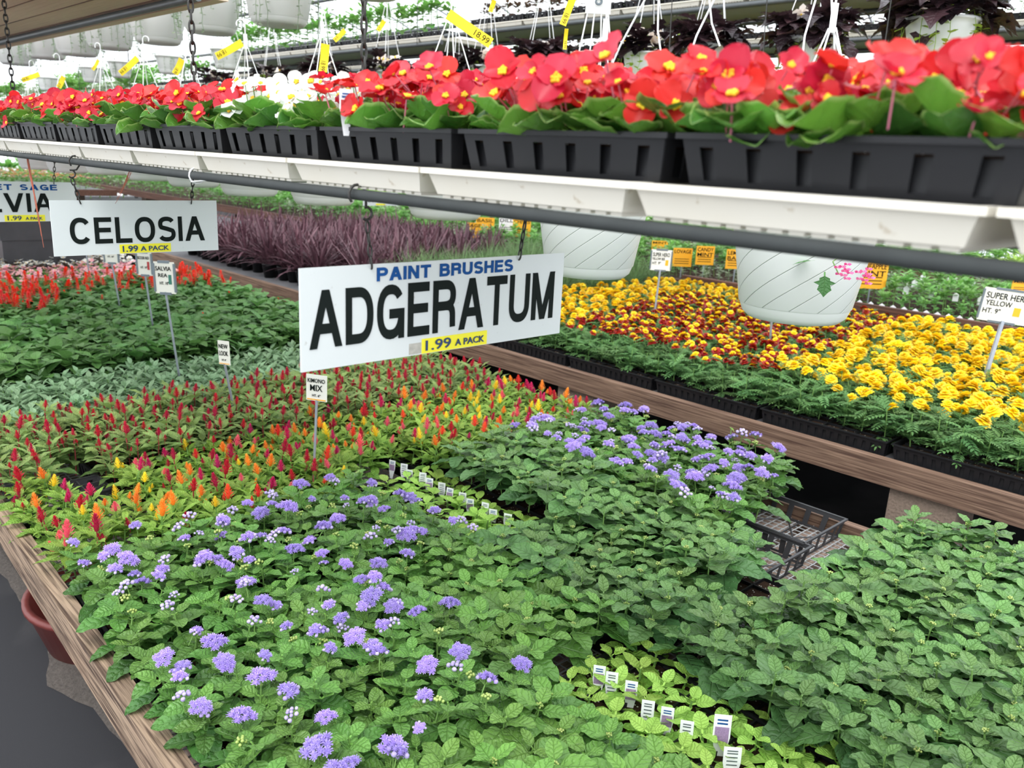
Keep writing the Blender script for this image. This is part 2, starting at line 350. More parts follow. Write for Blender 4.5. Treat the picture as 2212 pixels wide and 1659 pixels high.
def Mx(loc=(0, 0, 0), az=0, pitch=0, roll=0, sc=1):
    ca, sa = math.cos(az), math.sin(az); cp, sp = math.cos(pitch), math.sin(pitch); cr, sr = math.cos(roll), math.sin(roll)
    Rz = np.array([[ca, -sa, 0], [sa, ca, 0], [0, 0, 1]]); Ry = np.array([[cp, 0, -sp], [0, 1, 0], [sp, 0, cp]]); Rx = np.array([[1, 0, 0], [0, cr, -sr], [0, sr, cr]])
    M = np.eye(4); M[:3, :3] = Rz @ Ry @ Rx * sc; M[:3, 3] = loc; return M

# ------------------------------------------------------------------ leaf, petals, plants
def leaf(mb, m, L, Wd, az, pitch, base, prof='ovate', nt=7, ns=4, curl=.3, fold=.25, pet=.18, tint=0., roll=0, serr=0, ripple=0, r=rnd):
    t = .5 - .5 * np.cos(np.pi * np.linspace(0, 1, nt + 1)) if prof in ('round', 'ovate') else np.linspace(0, 1, nt + 1); s = np.linspace(-1, 1, ns + 1)
    if prof == 'ovate': w = t ** .5 * (1 - t) ** .72 / .50
    elif prof == 'lance': w = np.sin(np.pi * t ** .8) ** 1.1
    elif prof == 'round': w = np.sqrt(np.clip(1 - (2 * t - 1) ** 2, 0, 1)) * (1.08 - .2 * t)
    elif prof == 'blade': w = np.clip(1.15 * (1 - t ** 3) * (.55 + .45 * np.minimum(1, t * 3)), 0, 1)
    elif prof == 'star': w = (t ** .45 * (1 - t) ** .8 / .5) * (1 + .35 * np.cos(t * 6 * np.pi))
    w = np.maximum(w, .02) * Wd / 2
    if serr: w = w * (1 + serr * np.where(np.arange(nt + 1) % 2, 1, -1) * (t > .05) * (t < .97))
    T, Sg = np.meshgrid(t, s, indexing='ij'); Wg = w[:, None] * np.ones_like(Sg)
    a = -curl * T * 1.3
    x = pet * L + L * T * (1 - .12 * abs(curl) * T); y = Sg * Wg; z = -curl * L * .55 * T ** 2 + fold * np.abs(Sg) ** 1.4 * Wg
    if ripple:
        z = z + ripple * L * np.sin(T * 17 + r.random() * 6) * np.abs(Sg) ** 1.5 + ripple * .4 * L * np.sin(np.abs(Sg) * 9 + T * 8)
    V = np.stack([x.ravel(), y.ravel(), z.ravel()], 1)
    uv = np.stack([(Sg.ravel() + 1) / 2, T.ravel()], 1)
    F = np.array([(i * (ns + 1) + j, (i + 1) * (ns + 1) + j, (i + 1) * (ns + 1) + j + 1, i * (ns + 1) + j + 1) for i in range(nt) for j in range(ns)])
    M = Mx(base, az, pitch, roll); V = V @ M[:3, :3].T + M[:3, 3]
    mb.add(V, F, m, uv, tint)
    if pet > .05:
        pw = Wd * .035 + .0006
        Pv = np.array([(0, -pw, 0), (0, pw, 0), (pet * L * 1.05, pw, 0), (pet * L * 1.05, -pw, 0)]) @ M[:3, :3].T + M[:3, 3]
        mb.add(Pv, [(0, 3, 2, 1)], m, [(.5, .5)] * 4, min(1, tint + .3))
def blob(mb, m, c, r, n=6, k=4, tint=.5, sq=1, jit=.0, rr=rnd):
    V = [(c[0], c[1], c[2] + r * sq)]; ts = [tint]
    for i in range(1, k):
        ph = math.pi * i / k
        for j in range(n):
            t = 2 * math.pi * (j + .5 * (i % 2)) / n; q = r * (1 + jit * (rr.random() * 2 - 1))
            V.append((c[0] + q * math.sin(ph) * math.cos(t), c[1] + q * math.sin(ph) * math.sin(t), c[2] + q * sq * math.cos(ph)))
    V.append((c[0], c[1], c[2] - r * sq)); e = len(V) - 1
    Ft = [(0, 1 + j, 1 + (j + 1) % n) for j in range(n)] + [(e, 1 + (k - 2) * n + (j + 1) % n, 1 + (k - 2) * n + j) for j in range(n)]
    Fq = [(1 + i * n + j, 1 + (i + 1) * n + j, 1 + (i + 1) * n + (j + 1) % n, 1 + i * n + (j + 1) % n) for i in range(k - 2) for j in range(n)]
    mb.add(V, [np.array(Ft), np.array(Fq)], m, None, tint)
def pom(mb, m, c, r, tint=.5, nsp=26, rr=rnd):
    """a fluffy little flower head: a small core bristling with tapering threads"""
    blob(mb, m, c, r * .66, 7, 4, tint * .5, .8)
    V = []; F = []; T = []
    for i in range(nsp):
        ph = math.acos(1 - 1.35 * (i + .5) / nsp); t = i * 2.39996 + rr.random() * .4
        d = np.array([math.sin(ph) * math.cos(t), math.sin(ph) * math.sin(t), math.cos(ph) * .85])
        a = np.cross(d, [0, 0, 1.0]); a /= (np.linalg.norm(a) + 1e-6); q = r * (.95 + .3 * rr.random()); w = r * .17
        b = np.cross(d, a)
        cc = np.array(c)
        k = len(V); V += [cc + d * r * .5 + a * w, cc + d * r * .5 - a * w, cc + d * q - a * w * .6 + b * w * .5, cc + d * q + a * w * .6 + b * w * .5]; F.append((k, k + 1, k + 2, k + 3)); T += [tint * .6, tint * .6, 1, 1]
    mb.add(V, F, m, None, np.array(T))
def stem(mb, m, p0, p1, r): mb.tube([p0, ((p0[0] + p1[0]) / 2 + r, (p0[1] + p1[1]) / 2, (p0[2] + p1[2]) / 2), p1], [r, r * .9, r * .7], m, 5, False)

def rosette(mat, h, Ls, Wr, levels, pitch=(0, .9), prof='ovate', stm=STEMG, tints=(0.1, 1.0), r=None, curl=.35, fold=.22, serr=.05, nt=8, ns=4, ripple=.02, twist=math.pi / 2, per=2, side=0, tip=True, low=.28, pet=.2):
    """a bedding plant: opposite leaf pairs stepping up one stem, big and low to small and bright at the tip"""
    mb = MB(); stem(mb, stm, (0, 0, 0), (0, 0, h), .0022)
    for k in range(levels):
        f = k / max(1, levels - 1); L = Ls[0] + (Ls[1] - Ls[0]) * f ** 1.15; z = h * (low + (.98 - low) * f ** .8)
        pa = pitch[0] + (pitch[1] - pitch[0]) * f ** 1.5
        for q in range(per):
            az = k * twist + q * 2 * math.pi / per + r.uniform(-.3, .3); l = L * r.uniform(.85, 1.15)
            leaf(mb, mat, l, l * Wr * r.uniform(.9, 1.1), az, pa + r.uniform(-.16, .16), (0, 0, z), prof, nt, ns, curl * r.uniform(.6, 1.4), fold, pet, tints[0] + (tints[1] - tints[0]) * f * r.uniform(.8, 1.1) + r.uniform(0, .15), r.uniform(-.25, .25), serr, ripple, r)
    for q in range(side):
        az = r.uniform(0, 6.28); d = r.uniform(.01, .022); b = (d * math.cos(az), d * math.sin(az), h * r.uniform(.55, .85))
        for w in range(4):
            l = Ls[1] * r.uniform(.9, 1.5)
            leaf(mb, mat, l, l * Wr, az + w * 1.57, r.uniform(.2, .8), b, prof, 5, 2, .3, fold, .15, r.uniform(.5, 1), 0, 0, 0, r)
    return mb
def mesh_of(mb, name): return mb.mesh(name, True)

R_ = lambda k: random.Random(k)
T = {}   # foliage meshes per kind
T['leafy'] = [rosette(G['agerd'], .080 + .010 * (i % 3), (.084, .036), .74, 5, (-.1, .50), r=R_(10 + i), side=0, serr=.03, ripple=.028, nt=12, ns=6, curl=.28, low=.52, pet=.14) for i in range(7)]
T['leafyl'] = [rosette(G['ager'], .085, (.086, .038), .78, 5, (-.1, .5), r=R_(30 + i), side=0, tints=(.2, .9), serr=.03, ripple=.028, nt=12, ns=6, curl=.28, low=.5, pet=.14) for i in range(5)]
T['bloom'] = [rosette(G['ager'], .092 + .008 * (i % 3), (.066, .030), .80, 5, (-.12, .4), r=R_(50 + i), side=1, tints=(.05, .75), serr=.035, ripple=.025, nt=12, ns=6, curl=.3, low=.45, pet=.2) for i in range(7)]
T['seed'] = [rosette(G['seed'], .026, (.044, .024), .86, 4, (-.05, .6), r=R_(70 + i), prof='ovate', nt=6, ns=4, serr=.02) for i in range(5)]
T['celr'] = [rosette(G['celr'], .115, (.070, .044), .44, 7, (.1, .75), prof='lance', stm=STEMR, r=R_(90 + i), twist=1.2, side=1, serr=0, curl=.35, tints=(0, .9)) for i in range(6)]
T['celm'] = [rosette(G['celm'], .088, (.066, .036), .42, 7, (.1, .8), prof='lance', r=R_(110 + i), twist=1.2, side=2, serr=0, tints=(.1, 1)) for i in range(6)]
T['gray'] = [rosette(G['gray'], .095, (.066, .036), .48, 6, (0, .8), prof='lance', r=R_(130 + i), twist=1.3, side=3, serr=.03, nt=6) for i in range(6)]
T['salv'] = [rosette(G['salv'], .12, (.085, .048), .70, 5, (-.15, .35), r=R_(150 + i), side=3, serr=.04, nt=6, curl=.45) for i in range(6)]
T['bedb'] = [rosette(G['bronze'], .09, (.045, .03), .9, 4, (0, .7), prof='round', r=R_(170 + i), nt=5, ns=3, serr=0, per=3, twist=.9) for i in range(3)]
T['bedg'] = [rosette(G['bego'], .09, (.045, .03), .9, 4, (0, .7), prof='round', r=R_(180 + i), nt=5, ns=3, serr=0, per=3, twist=.9) for i in range(3)]
T['herb'] = [rosette(G['herb'], .13, (.05, .026), .6, 6, (0, .8), r=R_(190 + i), side=6, nt=5, ns=3, serr=.03) for i in range(4)]
T['herbs'] = [rosette(G['silver'], .10, (.03, .018), .55, 6, (0, .8), r=R_(200 + i), side=6, nt=5, ns=2, serr=0) for i in range(3)]
def marigold_leaves(r, n=22, h=.10):
    mb = MB(); stem(mb, STEMG, (0, 0, 0), (0, 0, h), .002)
    for k in range(n):
        az = k * 2.4; pa = r.uniform(.0, .85); L = r.uniform(.045, .068); z = h * r.uniform(.05, .95); M = Mx((0, 0, z), az, pa); tn = r.uniform(0, 1)
        pts = [M[:3, :3] @ np.array([L * q, 0, -.25 * L * q * q]) + M[:3, 3] for q in (0, .35, .7, 1)]
        mb.tube(pts, .0007, G['mari'], 3, False)
        for q in range(1, 6):
            f = q / 5.5; b = M[:3, :3] @ np.array([L * f, 0, -.25 * L * f * f]) + M[:3, 3]
            for sd in (-1, 1): leaf(mb, G['mari'], L * .40 * (1.1 - .4 * f), L * .15, az + sd * .85, pa - .2, b, 'lance', 3, 2, .2, .3, 0, tn, 0, 0, 0, r)
        b = pts[-1]; leaf(mb, G['mari'], L * .3, L * .1, az, pa - .4, b, 'lance', 3, 2, .2, .3, 0, tn, 0, 0, 0, r)
    return mb
T['mari'] = [marigold_leaves(R_(220 + i)) for i in range(5)]
def marigold_head(mats, r, rad=.027, crest=None):
    mb = MB(); stem(mb, STEMG, (0, 0, -.035), (0, 0, -.006), .0016)
    blob(mb, STEMG, (0, 0, -.006), .006, 6, 4, .2, 1.3)
    rings = [(1.0, -.15, 9), (.84, .12, 8), (.66, .45, 7), (.46, .8, 6), (.28, 1.1, 4)]
    for k, (f, pa, n) in enumerate(rings):
        m = mats[0] if (crest is None or k < crest) else mats[1]
        for j in range(n):
            az = 2 * math.pi * j / n + k * .5 + r.uniform(-.1, .1)
            leaf(mb, m, rad * f, rad * .72 * (1 - .06 * k), az, pa + r.uniform(-.15, .15), (0, 0, .002 * k), 'round', 4, 3, .3, -.2, 0, r.uniform(.3, 1) if k > 1 else r.uniform(0, .7), 0, 0, .06, r)
    return mb
H = {}
H['mgy'] = [mesh_of(marigold_head([P_['mgy']], R_(240 + i)), 'marigold_head') for i in range(3)]
H['mgb'] = [mesh_of(marigold_head([P_['mgo'], P_['mgy']], R_(250 + i), .024, 1), 'marigold_head') for i in range(3)]
H['mgr'] = [mesh_of(marigold_head([P_['mgr'], P_['mgy']], R_(260 + i), .023, 2), 'marigold_head') for i in range(2)] + [mesh_of(marigold_head([P_['mgr'], P_['mgo']], R_(265), .022, 4), 'marigold_head')]
def ager_head(r, kind):
    mb = MB(); npom = {'full': 15, 'half': 11, 'bud': 9, 'green': 8}[kind]; rad = {'full': .021, 'half': .018, 'bud': .015, 'green': .009}[kind]
    stem(mb, STEMG, (0, 0, -.04), (0, 0, -.014), .0013)
    for i in range(npom):
        q = math.sqrt((i + .3) / npom) * rad; t = i * 2.4; c = (q * math.cos(t), q * math.sin(t), -q * q / rad * .45 + r.uniform(-.002, .002))
        mb.tube([(0, 0, -.016), c], .0007, STEMG, 3, False)
        if kind == 'full' or (kind == 'half' and i < 6): pom(mb, P_['purple'], c, r.uniform(.0062, .0082), r.uniform(.3, .9), rr=r)
        elif kind == 'green': blob(mb, P_['gbud'], c, .0028, 6, 4, r.uniform(.2, 1))
        else: blob(mb, P_['purple'] if kind == 'half' and i % 2 else P_['pale'], c, r.uniform(.0036, .0048), 7, 5, r.uniform(.3, 1), .9, .1, r)
    return mb
H['full'] = [mesh_of(ager_head(R_(270 + i), 'full'), 'flower_cluster') for i in range(3)]
H['half'] = [mesh_of(ager_head(R_(280 + i), 'half'), 'flower_cluster') for i in range(3)]
H['bud'] = [mesh_of(ager_head(R_(290 + i), 'bud'), 'flower_bud') for i in range(2)]
H['green'] = [mesh_of(ager_head(R_(300 + i), 'green'), 'flower_bud') for i in range(2)]
def plume(m, r, h=.028, w=.0085, sm=STEMG):
    mb = MB(); stem(mb, sm, (0, 0, -.03), (0, 0, 0), .0018); n = 54
    mb.lathe([(w * .35, 0), (w * .5, h * .2), (w * .4, h * .5), (.0008, h * .95)], m, 7)
    for i in range(n):
        f = (i + .5) / n; rr = w * (1.15 - f) * (.65 + .55 * min(1, f * 6)); t = i * 2.4
        leaf(mb, m, w * (1.15 - .5 * f), w * .40, t, .45 + .75 * f, (rr * .55 * math.cos(t), rr * .55 * math.sin(t), h * (f * .9)), 'lance', 2, 2, -.2, .3, 0, r.uniform(0, 1), 0, 0, 0, r)
    return mb
for k, m in (('crim', 'crim'), ('mag', 'mag'), ('yel', 'yel'), ('ora', 'ora'), ('redp', 'redp'), ('pinkp', 'pinkp')):
    H[k] = [mesh_of(plume(P_[m], R_(310 + i), .026 + .007 * i, .0085 + .0012 * i, STEMR if k == 'crim' else STEMG), 'flower_plume') for i in range(2)]
def salvia_spike(r):
    mb = MB(); stem(mb, STEMG, (0, 0, -.05), (0, 0, .035), .0015)
    for i in range(30):
        f = i / 30; t = i * 2.4
        leaf(mb, P_['salr'], .022 * (1.1 - f * .6), .011, t, .2 + f * .9, (0, 0, .05 * f - .01), 'lance', 3, 2, .5, .4, 0, r.uniform(0, 1), 0, 0, 0, r)
    return mb
H['salr'] = [mesh_of(salvia_spike(R_(330 + i)), 'flower_spike') for i in range(3)]
def beg_flower(m, r, rad=.024):
    mb = MB()
    for az, f, w in ((0, 1, 1.15), (math.pi, 1, 1.15), (math.pi / 2, .78, .62), (-math.pi / 2, .78, .62)):
        leaf(mb, m, rad * f * r.uniform(.9, 1.1), rad * w * 1.05, az + r.uniform(-.12, .12), r.uniform(.0, .7), (0, 0, 0), 'round', 8, 6, r.uniform(-.3, .5), r.uniform(.1, .5), 0, r.uniform(.1, .9), 0, 0, .05, r)
    for i in range(11):
        q = .0042 * math.sqrt(i / 11); t = i * 2.4; blob(mb, P_['stam'], (q * math.cos(t), q * math.sin(t), .0035), .0019, 5, 4, r.random(), 1.2)
    mb.tube([(0, 0, 0), (.002, 0, -.018), (.004, 0, -.036)], .0009, P_['pink'] if m != P_['white'] else STEMG, 4, False)
    return mb
H['scar'] = [mesh_of(beg_flower(P_['scar'], R_(340 + i)), 'flower') for i in range(4)]
H['white'] = [mesh_of(beg_flower(P_['white'], R_(350 + i), .021), 'flower') for i in range(3)]
def beg_leaves(r, n=13, h=.014):
    mb = MB(); stem(mb, STEMG, (0, 0, 0), (0, 0, h), .004)
    for k in range(n):
        f = k / n; L = r.uniform(.042, .062)
        leaf(mb, G['bego'], L, L * r.uniform(.95, 1.2), k * 2.4 + r.uniform(-.3, .3), r.uniform(-.08, .2) + f * .32, (0, 0, h * (.3 + .9 * f)), 'round', 12, 8, r.uniform(-.5, .3), r.uniform(.35, .75), .45, r.uniform(.0, 1.0), r.uniform(-.3, .3), 0, .035, r)
    return mb
T['beg'] = [beg_leaves(R_(360 + i)) for i in range(6)]
def blades(m, r, n, L, Wd, spread, tints=(0, 1), curl=.5):
    mb = MB()
    for k in range(n):
        l = L * r.uniform(.55, 1.1); a = r.uniform(0, 6.28); q = r.random() ** .8
        leaf(mb, m, l, Wd * r.uniform(.7, 1.2), a, 1.5 - q * spread, (.01 * math.cos(a), .01 * math.sin(a), .01 + r.uniform(0, .05) * (L > .25)), 'blade', 7, 2, curl * (.3 + q), .35, 0, r.uniform(*tints), 0, 0, 0, r)
    return mb
T['spike'] = [blades(G['spike'], R_(370 + i), 44, .34, .017, 1.35) for i in range(4)]
T['grass'] = [blades(G['grass'], R_(380 + i), 70, .30, .0045, .8, curl=.8) for i in range(4)]
TM = {k: [mesh_of(m, 'foliage') for m in v] for k, v in T.items()}

# ------------------------------------------------------------------ setting
FL = -1.5
b = MB(); b.box(-4, 17, -3, 24, FL - .1, FL, FLOOR); struct('floor', b, 'dark ground cloth floor of the greenhouse', 'floor')
b = MB()                                                  # dusty strip of dirt along the foot of the front bench
rr = R_(5); k = 60
V = []; 
for i in range(k + 1):
    y = .9 + i * .06
    V += [(.590 - .012 * rr.random() - (.07 * math.exp(-((y - 2.35) / .14) ** 2)), y, FL + .002), (.62, y, FL + .010), (.75, y, FL + .004)]
F = [(i * 3 + j, i * 3 + j + 1, i * 3 + j + 4, i * 3 + j + 3) for i in range(k) for j in range(2)]
b.add(V, F, DIRT); tag(obj('dirt', b), 'strip of pale grit spilled along the foot of the front bench', 'dirt', kind='stuff')

# greenhouse hoops and film
XC, RX, RZ, BZ = 6.0, 9.6, 3.3, .7
def arch(t): return (XC - RX * math.cos(t), BZ + RZ * math.sin(t))
ts = [math.pi * i / 32 for i in range(33)]
b = MB(); V = [(arch(t)[0], y, arch(t)[1]) for y in (-3, 23.5) for t in ts]
b.add(V, [(i, i + 1, i + 34, i + 33) for i in range(32)], FILM); o = struct('ceiling', b, 'milky plastic film stretched over the greenhouse hoops', 'ceiling', True)
b = MB()
for y in np.arange(-2.5, 24, 1.83):
    b.tube([(arch(t)[0], y, arch(t)[1] - .03) for t in ts], .024, STEEL, 8)
for t in (.5, 1.1, math.pi / 2, 2.0, 2.6):
    x, z = arch(t); b.tube([(x, -3, z - .06), (x, 23.5, z - .06)], .018, STEEL, 6)
struct('trim_1', b, 'galvanised steel hoops and purlins carrying the plastic film', 'frame', True)
for nm, x in (('wall_left', XC - RX), ('wall_right', XC + RX)):
    b = MB(); b.box(x - .01, x + .01, -3, 23.5, FL, BZ, FILM); struct(nm, b, 'milky plastic film side wall of the greenhouse', 'wall')
for nm, y in (('wall_back', 23.5), ('wall_front', -3)):
    b = MB(); V = [(XC - RX, y, FL), (XC + RX, y, FL)] + [(arch(t)[0], y, arch(t)[1]) for t in ts[::-1]]
    b.add(V, np.array([list(range(len(V)))]), FILM); struct(nm, b, 'milky plastic film end wall of the greenhouse', 'wall')

# ------------------------------------------------------------------ benches
BX0, BX1, BY0, BY1 = .445, 2.425, -.3, 8.3
def bench(name, label, x0, x1, y0, y1, top, front, back, rail_m, ft=.04, h=.092, slab=None, backtop=None, legs=(), fm=None):
    t = thing(name, label, 'bench', ((x0 + x1) / 2, (y0 + y1) / 2, FL)); L = t.location
    def pb(nm, mb, lab=None):
        o = obj(nm, mb, t, (-L[0], -L[1], -L[2]))
        if lab: o['label'] = lab
        return o
    b = MB()
    if name == 'bench' and x0 < 1 and y0 < 1:
        ys = [y0, 1.18, 2.6, 3.6, y1]; xi = [.41, .460, .509, .512, .512]
        V = [(xx, yy, zz) for yy, x_ in zip(ys, xi) for xx, zz in ((x_ - ft, top - h), (x_ - ft, top), (x_, top), (x_, top - h))]
        n_ = len(ys); b.add(V, [(4 * i + j, 4 * i + 4 + j, 4 * i + 4 + (j + 1) % 4, 4 * i + (j + 1) % 4) for i in range(n_ - 1) for j in range(4)] + [(0, 1, 2, 3), (4 * n_ - 1, 4 * n_ - 2, 4 * n_ - 3, 4 * n_ - 4)], rail_m)
    else: b.box(x0, x0 + ft, y0, y1, top - h, top, rail_m)
    pb('rail', b)
    bt = backtop if backtop is not None else top
    b = MB(); b.box(x1 - .035, x1, y0, y1, bt - h, bt, fm or rail_m); pb('rail', b)
    for yy in (y0, y1 - .04):
        b = MB(); b.box(x0 + ft, x1 - .035, yy, yy + .04, bt - h, bt, rail_m); pb('end_board', b)
    return t, pb
t1, pb1 = bench('bench', 'long weathered wooden bench at the front, holding the purple and green plants', BX0, BX1, BY0, BY1, -1.0, None, None, RAILW, backtop=-1.03, fm=RAILB)
MESHZ = -1.072
MESHM = plain('galvanised_mesh', (.50, .51, .52), .5, metal=.3, var=.2, scale=30)
SLATW = woodmat('pinkish_slat_wood', (.20, .13, .10), (.42, .31, .25), (.33, .23, .18), axis='X')
b = MB()
for x in np.arange(BX0 + .045, BX1 - .04, .0254): b.box(x - .0015, x + .0015, BY0 + .04, 3.2, MESHZ - .0022, MESHZ, MESHM)
for y in np.arange(BY0 + .045, 3.2, .0254): b.box(BX0 + .04, BX1 - .035, y - .0015, y + .0015, MESHZ, MESHZ + .0022, MESHM)
pb1('wire_mesh', b, 'galvanised wire mesh')
b = MB(); b.box(BX0 + .04, BX1 - .035, 3.2, BY1 - .04, MESHZ - .01, MESHZ, CLOTH); pb1('bed', b)
for y in list(np.arange(-.2, 1.7, .165)) + list(np.arange(1.85, 8.2, .62)):
    b = MB(); b.box(BX0 + .07, BX1 - .036, y, y + .125, MESHZ - .05, MESHZ - .012, SLATW); pb1('slat', b)
for y in (-.1, 2.9, 5.5, 8.0):
    for x in (.75, 2.05):
        b = MB(); b.box(x, x + .2, y, y + .25, FL, MESHZ - .052, BLOCK); pb1('leg', b, 'cinder block leg')
t2, pb2 = bench('bench', 'long brown wooden bench behind, holding the marigolds and spiky plants', 3.0, 5.42, -.6, 13.5, -1.0, None, None, RAILB, h=.097)
b = MB(); b.box(3.04, 5.385, -.56, 13.46, -1.04, -1.012, CLOTH); pb2('bed', b)
for y0 in (.85, 2.53, 4.6, 7.2):
    for x in (3.02, 5.1):
        for zz in ((-1.5, -1.3), (-1.298, -1.098)):
            b = MB(); b.box(x, x + .2, y0, y0 + .235, zz[0], zz[1], BLOCK); pb2('leg', b, 'brown cinder block')
b = MB(); b.box(5.423, 5.465, -.6, 3.75, -1.08, -.812, BROWNB)
tag(obj('divider_board', b), 'dark brown board standing on edge between the marigolds and the herbs', 'board')
b3t, pb3 = bench('bench', 'far wooden bench carrying the herbs with orange signs', 5.47, 7.75, -.2, 21.6, -.86, None, None, BROWNB, h=.1)
b = MB(); b.box(5.51, 7.715, -.16, 21.55, -.92, -.885, SOIL); pb3('bed', b, 'dark soil-filled bed')
for y in (.3, 3.5, 7, 11, 15, 19):
    for x in (5.6, 7.3):
        b = MB(); b.box(x, x + .2, y, y + .2, FL, -.921, BLOCK); pb3('leg', b)
b4t, pb4 = bench('bench', 'farthest wooden bench covered with rows of green seedlings', 8.4, 10.9, 1.5, 19, -.86, None, None, BROWNB, h=.1)
b = MB(); b.box(8.44, 10.865, 1.54, 18.9, -.92, -.885, CLOTH); pb4('bed', b)
for y in (2, 6, 10, 15):
    for x in (8.5, 10.4):
        b = MB(); b.box(x, x + .2, y, y + .2, FL, -.921, BLOCK); pb4('leg', b)
b5t, pb5 = bench('bench', 'low wooden bench across the far left of the greenhouse with pots of pansies', .6, 5.2, 15.2, 19.5, -.86, None, None, BROWNB, h=.1)
b = MB(); b.box(.64, 5.165, 15.24, 19.4, -.92, -.885, CLOTH); pb5('bed', b)
for y in (15.6, 18.8):
    for x in (.9, 4.6):
        b = MB(); b.box(x, x + .2, y, y + .2, FL, -.921, BLOCK); pb5('leg', b)
for i, (x, z) in enumerate(((3.0, -1.36), (3.35, -1.46))):
    b = MB(); b.tube([(x, -.5, z), (x + .02, 1.2, z - .005), (x, 3.4, z), (x + .02, 6, z)], .014 + .006 * i, BLACK, 8)
    tag(obj('irrigation_pipe', b.mesh('irrigation_pipe')), ('thin black water pipe running under the brown bench rail', 'thicker black water pipe lying on the floor under the brown bench')[i], 'pipe')
t = thing('floor_pot', 'dark red round tub under the front bench on the ground cloth', 'pot', (.755, 2.50, FL + .001))
b = MB(); b.lathe([(0, 0), (.19, 0), (.235, .14), (.245, .145), (.245, .16), (.225, .16), (.18, .01), (0, .01)], TERRA, 40); obj('pot', b.mesh('pot'), t)

# ------------------------------------------------------------------ slotted plastic trays and packs
def slotted(L, Wd, Ht, nL, nW, m, taper=.9, rim=.008, lo=.12, hi=.72, floor_=True, cells=None, frac=.45):
    """open box length L (y) width Wd (x), slots in the walls; origin at the middle of its foot"""
    mb = MB(); hx, hy = Wd / 2, L / 2; bx, by = hx * taper, hy * (1 - (1 - taper) * Wd / L)
    def wall(a, c, n):      # a, c: (top corner, bottom corner)
        us = [0]; 
        for i in range(n): u0 = (i + .5 - frac / 2) / n; us += [u0, u0 + frac / n]
        us.append(1); vs = [0, lo, hi, 1]
        pt = lambda u, v: [(a[1][k] * (1 - u) + c[1][k] * u) * (1 - v) + (a[0][k] * (1 - u) + c[0][k] * u) * v for k in range(3)]
        V = [pt(u, v) for u in us for v in vs]; F = []
        for i in range(len(us) - 1):
            for j in range(3):
                if i % 2 == 1 and j == 1: continue
                F.append((i * 4 + j, (i + 1) * 4 + j, (i + 1) * 4 + j + 1, i * 4 + j + 1))
        mb.add(V, F, m)
    c = [((-hx, -hy, Ht), (-bx, -by, 0)), ((-hx, hy, Ht), (-bx, by, 0)), ((hx, hy, Ht), (bx, by, 0)), ((hx, -hy, Ht), (bx, -by, 0))]
    for i, n in zip(range(4), (nL, nW, nL, nW)): wall(c[i], c[(i + 1) % 4], n)
    # rim
    o = rim
    for (x0, x1, y0, y1) in ((-hx - o, -hx + .001, -hy - o, hy + o), (hx - .001, hx + o, -hy - o, hy + o), (-hx, hx, -hy - o, -hy + .001), (-hx, hx, hy - .001, hy + o)):
        mb.box(x0, x1, y0, y1, Ht - .003, Ht + .001, m)
    if floor_ is True: mb.box(-bx, bx, -by, by, 0, .002, m)
    elif floor_ == 'webs':
        for i in range(5): q = -1 + i / 2; mb.box(-bx, bx, by * q - .0016, by * q + .0016, 0, .0025, m)
        for i in range(3): q = -1 + i; mb.box(bx * q - .0016, bx * q + .0016, -by, by, 0, .0025, m)
        for sgn in (-1, 1):
            for i in range(3): y0 = -by + i * by * .667; mb.tube([(-sgn * bx, y0, .002), (sgn * bx, y0 + by * .667, .002)], .0016, m, 4)
    elif floor_ == 'web':
        for i in range(13):
            q = -1 + 2 * i / 12; mb.box(-bx, bx, by * q - .002, by * q + .002, 0, .003, m)
        for i in range(8):
            q = -1 + 2 * i / 7; mb.box(bx * q - .002, bx * q + .002, -by, by, 0, .003, m)
        for sgn in (-1, 1):
            for i in range(5):
                y0 = -by + i * by * .4; mb.tube([(-sgn * bx, y0, .002), (sgn * bx, y0 + by * .4, .002)], .002, m, 4)
    if cells:
        nx, ny = cells
        for i in range(1, nx): x = -hx + Wd * i / nx; mb.box(x - .0015, x + .0015, -hy * .93, hy * .93, Ht * .35, Ht - .004, m)
        for i in range(1, ny): y = -hy + L * i / ny; mb.box(-hx * .91, hx * .91, y - .0015, y + .0015, Ht * .35, Ht - .004, m)
    return mb
tray_me = slotted(.515, .262, .062, 16, 8, BLACK, .93, .005, floor_='web', cells=(4, 8)); tray_me.box(-.1205, .1205, -.2465, .2465, .004, .0462, BLACK); tray_me = tray_me.mesh('tray', False)
crate_me = slotted(.522, .264, .060, 9, 5, BLACKS, .92, .005, lo=.1, hi=.8, floor_='webs', frac=.7).mesh('crate', False)
soil_b = MB(); soil_b.box(-.1195, .1195, -.2455, .2455, .0464, .0495, SOIL); soil_me = soil_b.mesh('potting_mix', False)
def tray(x, y, z, label, group, me=None, soil=True):
    t = thing('growing_tray', label, 'tray', (x, y, z), group=group)
    solid(obj('tray', me or tray_me, t), .0016)
    if soil: obj('potting_mix', soil_me, t)
    return t

